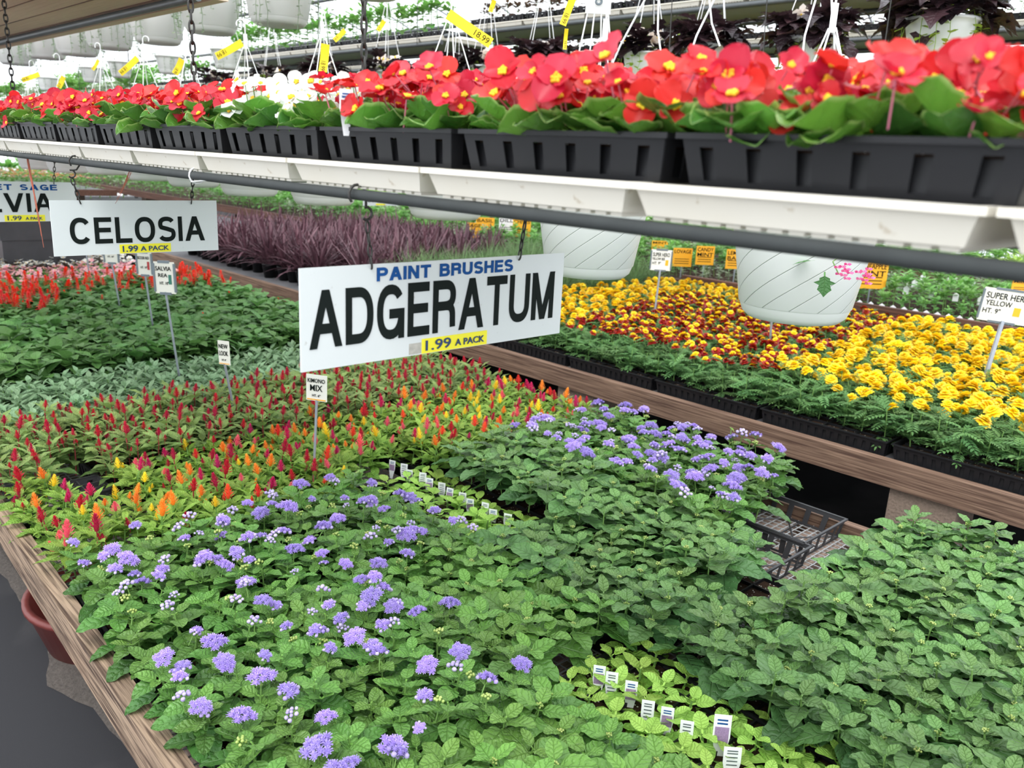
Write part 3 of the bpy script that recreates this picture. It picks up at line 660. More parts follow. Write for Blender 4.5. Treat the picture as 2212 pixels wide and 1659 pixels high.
# ------------------------------------------------------------------ planting
COUNT = {}
def plant(kind, name, label, cat, group, x, y, z, flowers=(), h=.09, sc=1.0, tilt=.1, r=rnd, key=None, pname='foliage'):
    me = r.choice(TM[kind])
    t = thing(name, label, cat, (x, y, z), (r.uniform(-tilt, tilt), r.uniform(-tilt, tilt), r.uniform(0, 6.28)), group, sc)
    obj(pname, me, t)
    for (fk, fn, dx, dy, dz, ft, fs) in flowers:
        obj(fn, r.choice(H[fk]), t, (dx, dy, dz), (r.uniform(-ft, ft), r.uniform(-ft, ft), r.uniform(0, 6.28)), fs)
    return t
def np_of(me):
    """numpy arrays of an existing mesh, for the far plants merged into one stuff object"""
    V = np.empty(len(me.vertices) * 3); me.vertices.foreach_get('co', V)
    L = np.empty(len(me.loops), int); me.loops.foreach_get('vertex_index', L)
    tt = np.empty(len(me.polygons), int); me.polygons.foreach_get('loop_total', tt)
    mi = np.empty(len(me.polygons), int); me.polygons.foreach_get('material_index', mi)
    uv = np.empty(len(me.loops) * 2); me.uv_layers[0].data.foreach_get('uv', uv)
    tn = np.empty(len(me.vertices)); me.attributes['tint'].data.foreach_get('value', tn)
    return V.reshape(-1, 3), L, tt, mi, uv, tn, list(me.materials)
def merged(name, items, label, cat):
    """items: (mesh, 4x4) -> one object of kind stuff"""
    cache = {}; mats = []; Vs = []; Ls = []; Ts = []; Ms = []; Us = []; Tn = []; n = 0
    for me, M in items:
        if me.name not in cache: cache[me.name] = np_of(me)
        V, L, tt, mi, uv, tn, mm = cache[me.name]
        for m in mm:
            if m not in mats: mats.append(m)
        ix = np.array([mats.index(m) for m in mm])
        Vs.append(V @ M[:3, :3].T + M[:3, 3]); Ls.append(L + n); Ts.append(tt); Ms.append(ix[mi]); Us.append(uv); Tn.append(np.clip(tn + rnd.uniform(-.2, .2), 0, 1)); n += len(V)
    V = np.concatenate(Vs); L = np.concatenate(Ls); tt = np.concatenate(Ts)
    me = bpy.data.meshes.new(name); me.vertices.add(len(V)); me.vertices.foreach_set('co', V.ravel()); me.loops.add(len(L)); me.loops.foreach_set('vertex_index', L)
    me.polygons.add(len(tt)); me.polygons.foreach_set('loop_start', np.concatenate([[0], np.cumsum(tt)[:-1]])); me.polygons.foreach_set('material_index', np.concatenate(Ms)); me.polygons.foreach_set('use_smooth', np.ones(len(tt), bool))
    u = me.uv_layers.new(name='UVMap'); u.data.foreach_set('uv', np.concatenate(Us)); a = me.attributes.new('tint', 'FLOAT', 'POINT'); a.data.foreach_set('value', np.concatenate(Tn))
    for m in mats: me.materials.append(m)
    me.update(calc_edges=True)
    return tag(obj(name, me), label, cat, kind='stuff')
def M_of(x, y, z, rot, sc=1):
    return np.array(Matrix.Translation((x, y, z)) @ Matrix.Rotation(rot[2], 4, 'Z') @ Matrix.Rotation(rot[1], 4, 'Y') @ Matrix.Rotation(rot[0], 4, 'X') @ Matrix.Scale(sc, 4))
TX = [.489 + .275 * i for i in range(7)]
TZ = MESHZ + .0025; SZ = TZ + .047          # tray foot and soil height
def cellsof(x0, y0, nx=4, ny=8, w=.275, l=.53):
    for j in range(ny):
        for i in range(nx):
            yield x0 + w * (i + .5) / nx, y0 + l * (j + .5) / ny
rp = R_(99)
def bloom_flowers(r, dens=1.0, h=.105):
    fl = []
    u = r.random()
    n = 0 if u > dens else (1 if r.random() < .55 else 2)
    for i in range(n):
        k = r.choices(['full', 'half', 'bud'], [.34, .40, .26])[0]
        fl.append((k, 'flower_cluster' if k != 'bud' else 'flower_bud', r.uniform(-.022, .022), r.uniform(-.022, .022), h + r.uniform(.012, .034), .35, r.uniform(.68, 1.1)))
    if r.random() < .3: fl.append(('green', 'flower_bud', r.uniform(-.015, .015), r.uniform(-.015, .015), h + .008, .3, 1))
    return fl
placed = []
def block(kind, x0, y0, group, label_fn, ny=8, y_lo=-9, y_hi=99, x_lo=-9, x_hi=99, dens=1., scl=1., zoff=0.0, r=rp):
    for x, y in cellsof(x0, y0, ny=ny, l=.53 * ny / 8):
        if x < .54 and y < 1.7: x -= .022
        x += r.uniform(-.008, .008); y += r.uniform(-.008, .008)
        if not (y_lo < y < y_hi and x_lo < x < x_hi): continue
        if not inview(x, y, -.93): continue
        placed.append((kind, x, y, zoff, group, label_fn(x, y), dens, scl * (1.25 if kind == 'seed' else 1) * r.uniform(.88, 1.12)))
def near_rail(x, y): return x < .56

# front block of blooming ageratum
def lab_b(x, y):
    if x < .56: return 'violet-flowered plant leaning over the front wooden rail'
    if y > 1.85: return 'violet-flowered plant bordering the multicoloured plumes'
    if x > 1.2: return 'violet-flowered plant beside the far seedling tray'
    if y < 1.15: return 'violet-flowered plant in the lowest rows of the front left block'
    return 'violet-flowered plant inside the front left block' + (', nearer half' if y < 1.5 else ', farther half')
def lab_a2(x, y):
    if x > 2.3: return 'violet-flowered plant at the back rail facing the marigold bench'
    if y < 1.2: return 'violet-flowered plant overhanging the half-empty crates'
    return 'violet-flowered plant of the tall rear block' + (' beside the quilted green mound' if x < 2.0 else ' in its middle')
def lab_lf(x, y):
    if x > 1.3 and y < .95:
        w = ' beside the near seedling tray' if x < 1.42 else ' at the edge of the wire mesh gap' if (y > .76 and x > 1.6) else ' along the back rail, right front block' if x > 2.2 else ' at the bottom right corner' if y < .36 else ' inside the right front block, %s' % ('nearer the seedlings' if x < 1.75 else 'farther from the seedlings')
    elif y > 1.43: w = ' of the dark mound, %s' % ('bordering the far seedlings' if x < 1.66 else 'top of the mound')
    elif x < 1.05: w = ' at the bottom edge below the violet flowers'
    else: w = ' in the centre block, %s' % ('next to the violet flowers' if x < 1.2 else 'left half' if x < 1.5 else 'right half')
    return 'broad-leaved green plant' + w
GB, GA, GL = 'violet blooming plants of the front left block', 'violet blooming plants beside the gap', 'broad-leaved green plants without open flowers'
for i in (0, 1, 2): block('bloom', TX[i], 1.43, GB, lab_b, dens=.62, zoff=-.005)
block('bloom', TX[0], .90, GB, lab_b, dens=.6); block('bloom', TX[1], .90, GB, lab_b, dens=.5)
block('leafyl', TX[0], .37, GL, lab_lf); block('leafyl', TX[1], .37, GL, lab_lf, y_hi=.89)
block('leafyl', TX[2], .99, GL, lab_lf, ny=7)
block('leafy', TX[3], .90, GL, lab_lf, zoff=.005); block('leafy', TX[4], .86, GL, lab_lf, zoff=.02, scl=1.05, y_lo=.94)
block('leafy', TX[4], 1.40, GL, lab_lf, zoff=.035, scl=1.05, ny=8)
for i in (5, 6):
    block('bloom', TX[i], 1.02, GA, lab_a2, dens=.85, y_lo=1.09 if i == 5 else 1.17, zoff=.022, ny=6, scl=1.1); block('bloom', TX[i], 1.43, GA, lab_a2, dens=.85, zoff=.022, scl=1.05)
for i in (3, 4, 5, 6):
    block('leafy', TX[i], .33, GL, lab_lf, y_hi=.77 if i > 4 else .80 if i > 3 else .9, zoff=.015 if i > 3 else 0, scl=1.05); block('leafy', TX[i], -.2, GL, lab_lf, zoff=.015, scl=1.05)
block('leafy', TX[2], -.1, GL, lab_lf, y_hi=.40)
# little seedlings
lab_s1 = lambda x, y: 'tiny lime seedling in the far seedling tray beside the row of white tags'
lab_s2 = lambda x, y: 'tiny lime seedling in the near seedling tray at the bottom of the view'
block('seed', TX[3], 1.49, 'seedlings of the far tray', lab_s1); block('seed', TX[2] + .03, .44, 'seedlings of the near tray', lab_s2)
# celosia
lab_m = lambda x, y: 'lime-leaved plant with small coloured plumes, in the multicoloured plume block'
lab_r = lambda x, y: 'plant with pointed crimson plumes and dark red stems, in the crimson plume block'
lab_g = lambda x, y: 'pale grey-green plant behind the crimson plumes'
lab_s = lambda x, y: 'dark green heart-leaved plant behind the grey-green block'
lab_sr = lambda x, y: 'dark green plant with bright scarlet flower spikes at the back of the bench'
for i in range(7):
    block('celm', TX[i], 1.97 if i not in (3,) else 2.05, 'multicoloured plume plants', lab_m, zoff=.01 if i > 3 else -.01, y_lo=2.09 if i == 3 else 1.98 if i > 2 else 2.0)
    block('celr', TX[i], 2.49, 'crimson plume plants', lab_r, zoff=.005)
    block('gray', TX[i], 3.02, 'pale grey-green plants', lab_g, zoff=.0, scl=1.05)
placed = [p for p in placed if not (.625 < p[1] < .79 and 2.29 < p[2] < 2.60)]
for j in range(4):
    for i in range(7):
        far = j >= 3
        for x, y in cellsof(TX[i], 3.56 + .53 * j, nx=3, ny=6):
            if inview(x, y, -.85): placed.append(('salvr' if (y > 5.05 and (x > 1.9 or rp.random() < .5)) or (y > 4.7 and x < 1.35 and rp.random() < .7) else 'salv', x + rp.uniform(-.012, .012), y + rp.uniform(-.012, .012), .01, 'dark green heart-leaved plants', lab_s(x, y), .06, rp.uniform(1.1, 1.35)))
bedc = [('bedg', 'pink', 'low plant covered in pale pink flowers behind the scarlet spikes'), ('bedg', 'pink', 'low plant covered in pale pink flowers behind the scarlet spikes'), ('bedb', 'white', 'bronze-leaved low plant with white flowers at the back of the bench'), ('bedb', 'pinkr', 'bronze-leaved low plant with pink and red flowers at the far end of the bench'), ('bedb', 'pinkr', 'bronze-leaved low plant with pink and red flowers at the far end of the bench')]
for j in range(5):
    for i in range(7):
        for x, y in cellsof(TX[i], 5.68 + .5 * j, nx=3, ny=5, l=.5):
            if inview(x, y, -.85): placed.append((bedc[j][0] + ':' + bedc[j][1], x + rp.uniform(-.015, .015), y + rp.uniform(-.015, .015), 0, 'small flowering plants at the far end of the front bench', bedc[j][2], 1, rp.uniform(.9, 1.1)))
def simple_flower(m, r, rad=.014, n=5):
    mb = MB()
    for j in range(n): leaf(mb, m, rad, rad * .9, j * 6.28 / n, .35, (0, 0, 0), 'round', 3, 3, .2, -.1, 0, r.uniform(.2, 1), 0, 0, 0, r)
    blob(mb, P_['stam'], (0, 0, .002), .0025, 5, 4, .5); return mb
for k in ('pink', 'white', 'scar', 'blush', 'hot'): H['s_' + k] = [mesh_of(simple_flower(P_[k], R_(400 + i)), 'flower') for i in range(2)]

names = {'bloom': ('flowering_ageratum', 'plant'), 'leafy': ('leafy_ageratum', 'plant'), 'leafyl': ('leafy_ageratum', 'plant'), 'seed': ('seedling', 'seedling'), 'celm': ('multicoloured_celosia', 'plant'), 'celr': ('crimson_celosia', 'plant'), 'gray': ('grey_leaved_plant', 'plant'), 'salv': ('salvia_plant', 'plant'), 'salvr': ('salvia_plant', 'plant'), 'bedg': ('begonia_plant', 'plant'), 'bedb': ('begonia_plant', 'plant')}
def flowers_for(kind, r, dens):
    k = kind.split(':')[0]; out = []
    if k == 'bloom': return bloom_flowers(r, dens)
    if k in ('leafy', 'leafyl'): return [('green', 'flower_bud', 0, 0, .086 if k == 'leafyl' else .090, .2, .7)] if r.random() < .5 else []
    if k == 'celr':
        out = [('crim', 'flower_plume', 0, 0, .125, .15, r.uniform(.75, 1.15))]
        for i in range(r.choice((0, 1, 1, 2))): out.append(('crim', 'flower_plume', r.uniform(-.025, .025), r.uniform(-.025, .025), r.uniform(.085, .118), .3, r.uniform(.5, .8)))
    if k == 'celm':
        c = r.choice(('yel', 'yel', 'ora', 'ora', 'mag', 'mag', 'crim', 'redp', 'crim', 'pinkp'))
        out = [(c, 'flower_plume', 0, 0, .104, .2, r.uniform(.8, 1.35))] if r.random() < .96 else []
        for i in range(r.choice((0, 1, 1, 2))): out.append((c, 'flower_plume', r.uniform(-.022, .022), r.uniform(-.022, .022), r.uniform(.07, .10), .3, r.uniform(.5, .8)))
    if k == 'salvr': out = [('salr', 'flower_spike', r.uniform(-.03, .03), r.uniform(-.03, .03), r.uniform(.11, .15), .35, r.uniform(.6, .95)) for i in range(r.choice((1, 2, 2, 3)))]
    if k == 'salv' and r.random() < dens: out = [('salr', 'flower_spike', r.uniform(-.02, .02), 0, .11, .3, .45)]
    if k in ('bedg', 'bedb'):
        c = kind.split(':')[1]
        for i in range(6): out.append(('s_' + (c if c != 'pinkr' else r.choice(('pink', 'scar'))), 'flower', r.uniform(-.05, .05), r.uniform(-.05, .05), r.uniform(.09, .12), .7, 1.4))
    return out
# individuals nearest first, up to the limit for each kind; the rest merge into one object of that kind
LIM = {'ager': 300, 'leaf': 300, 'seed': 70, 'celm': 240, 'celr': 240, 'gray': 230, 'salv': 300, 'bed': 120}
grp = {'bloom': 'ager', 'leafy': 'leaf', 'leafyl': 'leaf', 'seed': 'seed', 'celm': 'celm', 'celr': 'celr', 'gray': 'gray', 'salv': 'salv', 'salvr': 'salv', 'bedg': 'bed', 'bedb': 'bed'}
placed.sort(key=lambda p: p[1] ** 2 + p[2] ** 2); used = {}; rest = {}
for (kind, x, y, zo, group, label, dens, sc) in placed:
    k = kind.split(':')[0]; g = grp[k]; used[g] = used.get(g, 0) + 1
    r = R_(int(x * 9137 + y * 7919 * 13)); fl = flowers_for(kind, r, dens)
    z = SZ + zo - .002 + r.uniform(-.006, .008) * (k != 'seed')
    if used[g] <= LIM[g]:
        if k == 'salvr': label = 'dark green plant with bright scarlet flower spikes at the back of the bench'; group = 'scarlet flowering plants'
        if k == 'celm' and fl:
            cn = {'yel': 'yellow', 'ora': 'orange', 'mag': 'magenta', 'crim': 'crimson', 'redp': 'red', 'pinkp': 'pink'}[fl[0][0]]
            label = 'lime-leaved plant with %s plumes in the multicoloured plume block' % cn; group = '%s plume plants of the multicoloured block' % cn
        if k == 'bloom':
            nb = sum(1 for q in fl if q[0] in ('full', 'half')); label += (' without an open cluster', ' with one open cluster', ' with two open clusters')[min(2, nb)]
        if k == 'celr': label = 'crimson-plumed plant with red stems carrying %s, %s' % (('one plume', 'two plumes', 'three plumes', 'four plumes')[min(3, len(fl) - 1)], 'left part of its block' if x < .95 else 'middle of its block' if x < 1.7 else 'right part of its block')
        if k == 'celm': label = label.replace('in the multicoloured plume block', 'in the multicoloured block, %s' % ('left part' if x < .95 else 'middle' if x < 1.7 else 'right part'))
        if k in ('gray', 'salv') : label += ', %s' % ('left part' if x < 1.1 else 'middle' if x < 1.8 else 'right part')
        plant(k if k != 'salvr' else 'salv', names[k][0], label, names[k][1], label, x, y, z, fl, sc=sc, r=r, tilt=.14)
    else:
        rot = (r.uniform(-.1, .1), r.uniform(-.1, .1), r.uniform(0, 6.28)); M = M_of(x, y, z, rot, sc)
        L = rest.setdefault(g, []); L.append((r.choice(TM[k if k != 'salvr' else 'salv']), M))
        for (fk, fn, dx, dy, dz, ft, fs) in fl: L.append((r.choice(H[fk]), M @ M_of(dx, dy, dz, (r.uniform(-ft, ft), 0, 0), fs)))
restlab = {'ager': ('ageratum_plants', 'more violet blooming plants beside the gap to the marigold bench'), 'leaf': ('ageratum_plants', 'remaining broad-leaved green plants of the far green rows'), 'salv': ('salvia_plants', 'mass of dark green and scarlet flowering plants towards the back of the bench'), 'bed': ('begonia_plants', 'band of pink, white and red flowering plants at the far end of the bench'), 'celm': ('celosia_plants', 'rest of the multicoloured plume plants'), 'celr': ('celosia_plants', 'rest of the crimson plume plants'), 'gray': ('celosia_plants', 'rest of the pale grey-green plants'), 'seed': ('seedlings', 'rest of the lime seedlings')}
for g, L in rest.items(): merged(restlab[g][0], L, restlab[g][1], 'plants')
# trays under the blocks
tl = {'a': ('black growing tray under the violet blooming plants', 'trays under the violet blooms'), 'l': ('black growing tray under the broad-leaved green plants', 'trays under the green plants'), 'm': ('black growing tray under the multicoloured plumes', 'trays under the multicoloured plumes'), 'r': ('black growing tray under the crimson plumes', 'trays under the crimson plumes'), 'g': ('black growing tray under the pale grey-green plants', 'trays under the grey-green plants')}
def T_(i, y0, k): tray(TX[i] + .1375, y0 + .265, TZ, tl[k][0], tl[k][1])
for i in range(7):
    if i in (0, 1, 2): T_(i, 1.43, 'a')
    if i < 2: T_(i, .90, 'a')
    if i in (3,): T_(i, .9 + .03, 'l')
    if i == 4: T_(i, .86, 'l'); T_(i, 1.41, 'l')
    if i >= 5: T_(i, 1.50 - .01, 'a')
    if i >= 3: T_(i, .33, 'l')
    if i >= 4: T_(i, -.22, 'l')
    if i in (1,): T_(i, .35, 'l')
    if i not in (0, 3): T_(i, 2.03, 'm')
    if i: T_(i, 2.57, 'r')
    T_(i, 3.11, 'g')
tray(TX[3] + .1375, 1.735 + .03, TZ, 'black tray of the far lime seedlings, beside the row of white tags', None)
tray(TX[2] + .03 + .1375, .705, TZ, 'black tray of the near lime seedlings, at the bottom of the view', None)
t = tray(2.250, 1.2285, TZ, 'empty black mesh crate at the back rail, farther of the two in the gap', None, crate_me, False)
t = tray(1.985, 1.205, TZ + .0, 'black mesh crate in the gap, nearer of the two', None, crate_me, False)
pk = slotted(.13, .12, .055, 3, 3, BLACKS, .88, .003, lo=.35, hi=.8, cells=(2, 3)).mesh('pack', False)
t = thing('cell_pack', 'empty black cell pack showing between the crimson and multicoloured plumes', 'cell pack', (.700, 2.51, TZ + .018)); solid(obj('pack', pk, t), .0012)
t = thing('cell_pack', 'black cell pack at the left end of the crimson plumes', 'cell pack', (.565, 2.36, TZ + .001)); solid(obj('pack', pk, t), .0012)

# ------------------------------------------------------------------ plant tags in the seedlings
def text_me(s, font=None, bold=0.0, shear=0, mat=INK, ext=.0004):
    cu = bpy.data.curves.new('t', 'FONT'); cu.body = s; cu.size = 1; cu.offset = bold; cu.shear = shear; cu.extrude = ext; cu.resolution_u = 3; cu.space_character = 1.0
    o = bpy.data.objects.new('t', cu); C.objects.link(o); bpy.context.view_layer.update()
    me = bpy.data.meshes.new_from_object(o.evaluated_get(bpy.context.evaluated_depsgraph_get())); bpy.data.objects.remove(o); bpy.data.curves.remove(cu)
    me.materials.clear(); me.materials.append(mat)
    co = np.empty(len(me.vertices) * 3); me.vertices.foreach_get('co', co); co = co.reshape(-1, 3)
    mn, mx = co.min(0), co.max(0); co -= mn; co[:, 0] /= (mx[0] - mn[0]); co[:, 1] /= (mx[1] - mn[1]); co[:, 2] /= max(1e-9, mx[2] - mn[2])
    me.vertices.foreach_set('co', co.ravel()); me.update(); return me      # unit box
TXT = {}
def ell(cx, cy, rx, ry, a0, a1, n=18, p=.86):
    o = []
    for i in range(n + 1):
        t = math.radians(a0 + (a1 - a0) * i / n); c, s_ = math.cos(t), math.sin(t)
        o.append((cx + rx * math.copysign(abs(c) ** p, c), cy + ry * math.copysign(abs(s_) ** p, s_)))
    return o
def glyph(ch):
    """block capital: width, curved or straight strokes, and slanted bars (x at foot, y, x at head, y), in a box 1 high"""
    L = lambda *p: list(p)
    g = {'A': (.74, [L((.17, .30), (.57, .30))], [(.0, 0, .37, 1), (.74, 0, .37, 1)]), 'V': (.70, [], [(.35, 0, .0, 1), (.35, 0, .70, 1)]),
        'D': (.66, [L((0, 0), (0, 1)), L((0, 1), (.30, 1)) + ell(.30, .5, .36, .5, 90, -90)[1:-1] + L((.30, 0), (0, 0))], []),
        'G': (.70, [ell(.35, .5, .35, .5, 38, 352, 26) , L((.40, .46), (.70, .46), (.70, 0))], []), 'C': (.68, [ell(.34, .5, .34, .5, 38, 322, 26)], []), 'O': (.72, [ell(.36, .5, .36, .5, 0, 360, 32)], []),
        'E': (.56, [L((0, 0), (0, 1)), L((0, 1), (.54, 1)), L((0, .52), (.50, .52)), L((0, 0), (.56, 0))], []), 'L': (.52, [L((0, 1), (0, 0)), L((0, 0), (.52, 0))], []),
        'R': (.66, [L((0, 0), (0, 1)), L((0, 1), (.36, 1)) + ell(.36, .755, .27, .245, 90, -90, 12)[1:-1] + L((.36, .51), (0, .51)), ell(.40, .28, .22, .23, 90, 0, 6) + L((.63, 0))], []),
        'P': (.62, [L((0, 0), (0, 1)), L((0, 1), (.36, 1)) + ell(.36, .74, .26, .26, 90, -90, 12)[1:-1] + L((.36, .48), (0, .48))], []),
        'B': (.64, [L((0, 0), (0, 1)), L((0, 1), (.36, 1)) + ell(.36, .77, .23, .23, 90, -90, 12)[1:-1] + L((.36, .54), (0, .54)), L((.36, .54)) + ell(.38, .27, .26, .27, 90, -90, 12)[1:-1] + L((.36, 0), (0, 0))], []),
        'T': (.62, [L((0, 1), (.62, 1)), L((.31, 1), (.31, 0))], []), 'U': (.66, [L((0, 1), (0, .34)) + ell(.33, .34, .33, .34, 180, 360, 16) + L((.66, 1))], []), 'I': (.0, [L((0, 0), (0, 1))], []),
        'N': (.66, [L((0, 0), (0, 1)), L((.66, 0), (.66, 1))], [(.66, 0, .0, 1)]), 'M': (.78, [L((0, 0), (0, 1)), L((.78, 0), (.78, 1))], [(.39, 0, .0, 1), (.39, 0, .78, 1)]),
        'H': (.64, [L((0, 0), (0, 1)), L((.64, 0), (.64, 1)), L((0, .52), (.64, .52))], []), 'K': (.66, [L((0, 0), (0, 1))], [(.0, .33, .62, 1), (.66, 0, .22, .58)]),
        'S': (.62, [ell(.31, .75, .29, .25, 25, 215, 14) + [(.12, .575), (.31, .52), (.50, .45)] + ell(.31, .26, .31, .26, 35, -155, 14)], [])}
    return g[ch]
def block_text(parent, s, x0, x1, z0, z1, y, mat, th=.17, gap=.16, sp=.40):
    """capitals of even stroke fitted to a box, read from -y"""
    adv = [sp if c == ' ' else glyph(c)[0] for c in s]; wt_ = [0 if c == ' ' else th for c in s]
    tot = sum(adv) + sum(wt_) + gap * (len(s) - 1); H_ = z1 - z0; kx = (x1 - x0) / tot; kz = H_; mb = MB(); cx = 0; tx = th * kx; tz = th * H_ * .92
    f3 = lambda p, c0: (x0 + (c0 + th / 2 + p[0]) * kx, z0 + tz / 2 + p[1] * (H_ - tz))
    y00 = y
    def prism(poly, y):
        n = len(poly); V = [(a, y, b_) for a, b_ in poly] + [(a, y + .0007, b_) for a, b_ in poly]
        mb.add(V, [np.array([list(range(n))]), np.array([(i, n + i, n + (i + 1) % n, (i + 1) % n) for i in range(n)])], mat)
    for c in s:
        if c == ' ': cx += sp + gap; continue
        w, st, dg = glyph(c); y = y00
        for pl in st:
            P = [f3(p, cx) for p in pl]; P = np.array([p for i, p in enumerate(P) if i == 0 or abs(p[0] - P[i - 1][0]) + abs(p[1] - P[i - 1][1]) > 1e-5]); n = len(P); Lf = []; Rt = []; y = y - .00004
            closed = np.linalg.norm(P[0] - P[-1]) < 1e-6
            if not closed and n > 1:       # let straight ends reach the box edge
                for e, q in ((0, 1), (n - 1, n - 2)):
                    d = P[e] - P[q]; d /= np.linalg.norm(d)
                    if abs(d[0]) < .02 or abs(d[1]) < .02: P[e] = P[e] + d * np.array([tx / 2, tz / 2])
            for i in range(n):
                a = P[i] - P[i - 1] if i else (P[0] - P[-2] if closed else P[1] - P[0]); b_ = P[i + 1] - P[i] if i < n - 1 else (P[1] - P[0] if closed else P[i] - P[i - 1])
                a = a / np.linalg.norm(a); b_ = b_ / np.linalg.norm(b_); d = a + b_; d /= np.linalg.norm(d); nn = np.array([-d[1], d[0]]); m_ = 1 / max(.6, abs(nn @ np.array([-a[1], a[0]])))
                o_ = nn * m_ * np.array([tx / 2, tz / 2]); Lf.append(P[i] + o_); Rt.append(P[i] - o_)
            V = [(q[0], y, q[1]) for q in Lf + Rt] + [(q[0], y + .0007, q[1]) for q in Lf + Rt]; k = 2 * n
            F = []
            for i in range(n - 1): F += [(i, i + 1, n + i + 1, n + i), (i, k + i, k + i + 1, i + 1), (n + i + 1, k + n + i + 1, k + n + i, n + i)]
            F += [(0, n, k + n, k), (n - 1, k + n - 1, k + 2 * n - 1, 2 * n - 1)]
            mb.add(V, F, mat)
        for (xa, ya, xb, yb) in dg:
            A, B = f3((xa, ya), cx), f3((xb, yb), cx); za = A[1] - (tz / 2 if ya == 0 else 0); zb = B[1] + (tz / 2 if yb == 1 else 0); hw = tx * .56; y = y - .00004
            prism([(A[0] - hw, za), (A[0] + hw, za), (B[0] + hw, zb), (B[0] - hw, zb)], y)
        cx += w + th + gap
    o = obj('lettering', mb, parent); return o
def lettering(parent, s, x0, x1, z0, z1, y, mat=INK, bold=0, shear=0, name='lettering', dep=.0006):
    """text in the parent's xz plane, read from -y"""
    k = (s, mat.name, bold)
    if k not in TXT: TXT[k] = text_me(s, bold=bold, shear=shear, mat=mat)
    o = obj(name, TXT[k], parent, (x0, y, z0), (math.pi / 2, 0, 0), (x1 - x0, z1 - z0, dep)); return o
def ptag(x, y, z, rz, label, group, w=.024, h=.052, pic=True, pm=PHOTO, txt=None, tl=.0):
    t = thing('plant_tag', label, 'plant tag', (x, y, z), (tl, 0, rz), group)
    b = MB(); b.add([(-w / 2, 0, h * .5), (w / 2, 0, h * .5), (w / 2, 0, h), (-w / 2, 0, h)], [(0, 1, 2, 3)], TAGW); b.add([(-w * .2, 0, -.01), (w * .2, 0, -.01), (w / 2, 0, h * .5), (-w / 2, 0, h * .5)], [(0, 1, 2, 3)], TAGW)
    solid(obj('card', b, t), .0006)
    if pic:
        b = MB(); b.box(-w * .4, w * .4, -.0009, -.0004, h * .35, h * .72, pm); obj('picture', b, t)
    b = MB()
    for q in (.78, .86) if pic else (.3, .42, .54, .66, .78, .86): b.box(-w * .3, w * .3, -.0008, -.0004, h * q, h * q + h * .035, INKB if pic else DARKGREY)
    obj('printing', b, t); return t
for i in range(12):
    f = i / 11; y = 2.10 - f * (2.10 - 1.56)
    ptag(1.515 + .012 * (i % 2), y, SZ - .002, rp.uniform(-.15, .15) - 1.1, 'small white tag in the row along the far seedling tray, %s' % ('with a violet picture' if i % 2 == 0 else 'printed side with text only'), 'tags of the far seedling tray, %s' % ('picture side' if i % 2 == 0 else 'text side'), pic=i % 2 == 0, tl=rp.uniform(-.15, .05))
nt_ = [(1293, 1468), (1320, 1482), (1362, 1502), (1398, 1545), (1440, 1560), (1482, 1590)]
for i, (px, py) in enumerate(nt_):
    p = atz(px, py, SZ + .03)
    ptag(p[0], p[1], SZ - .002, -.95, ('leftmost white tag of the near seedling tray, half hidden', 'second white tag from the left in the near seedling tray', 'third white tag from the left in the near seedling tray', 'fourth white tag in the near seedling tray, text side', 'white tag with a violet flower picture in the middle of the near seedling tray', 'white text tag between the two violet picture tags of the near tray')[i], None, pic=i in (0, 2, 4), tl=-.1, w=.024, h=.06)
p = atz(1558, 1600, SZ + .035); ptag(p[0], p[1], SZ - .002, -.85, 'largest white tag with violet flower picture at the bottom edge', None, w=.031, h=.085, tl=-.1)
p = atz(1580, 1659, SZ + .02); ptag(p[0], p[1], SZ - .002, -.8, 'white text tag right beside the largest picture tag at the bottom edge', None, w=.031, h=.06, pic=False, tl=-.1)
p = atz(698, 1655, SZ + .03); ptag(p[0], p[1], SZ - .002, -.7, 'white tag peeking out of the leaves at the bottom left edge', None, w=.022, h=.075)

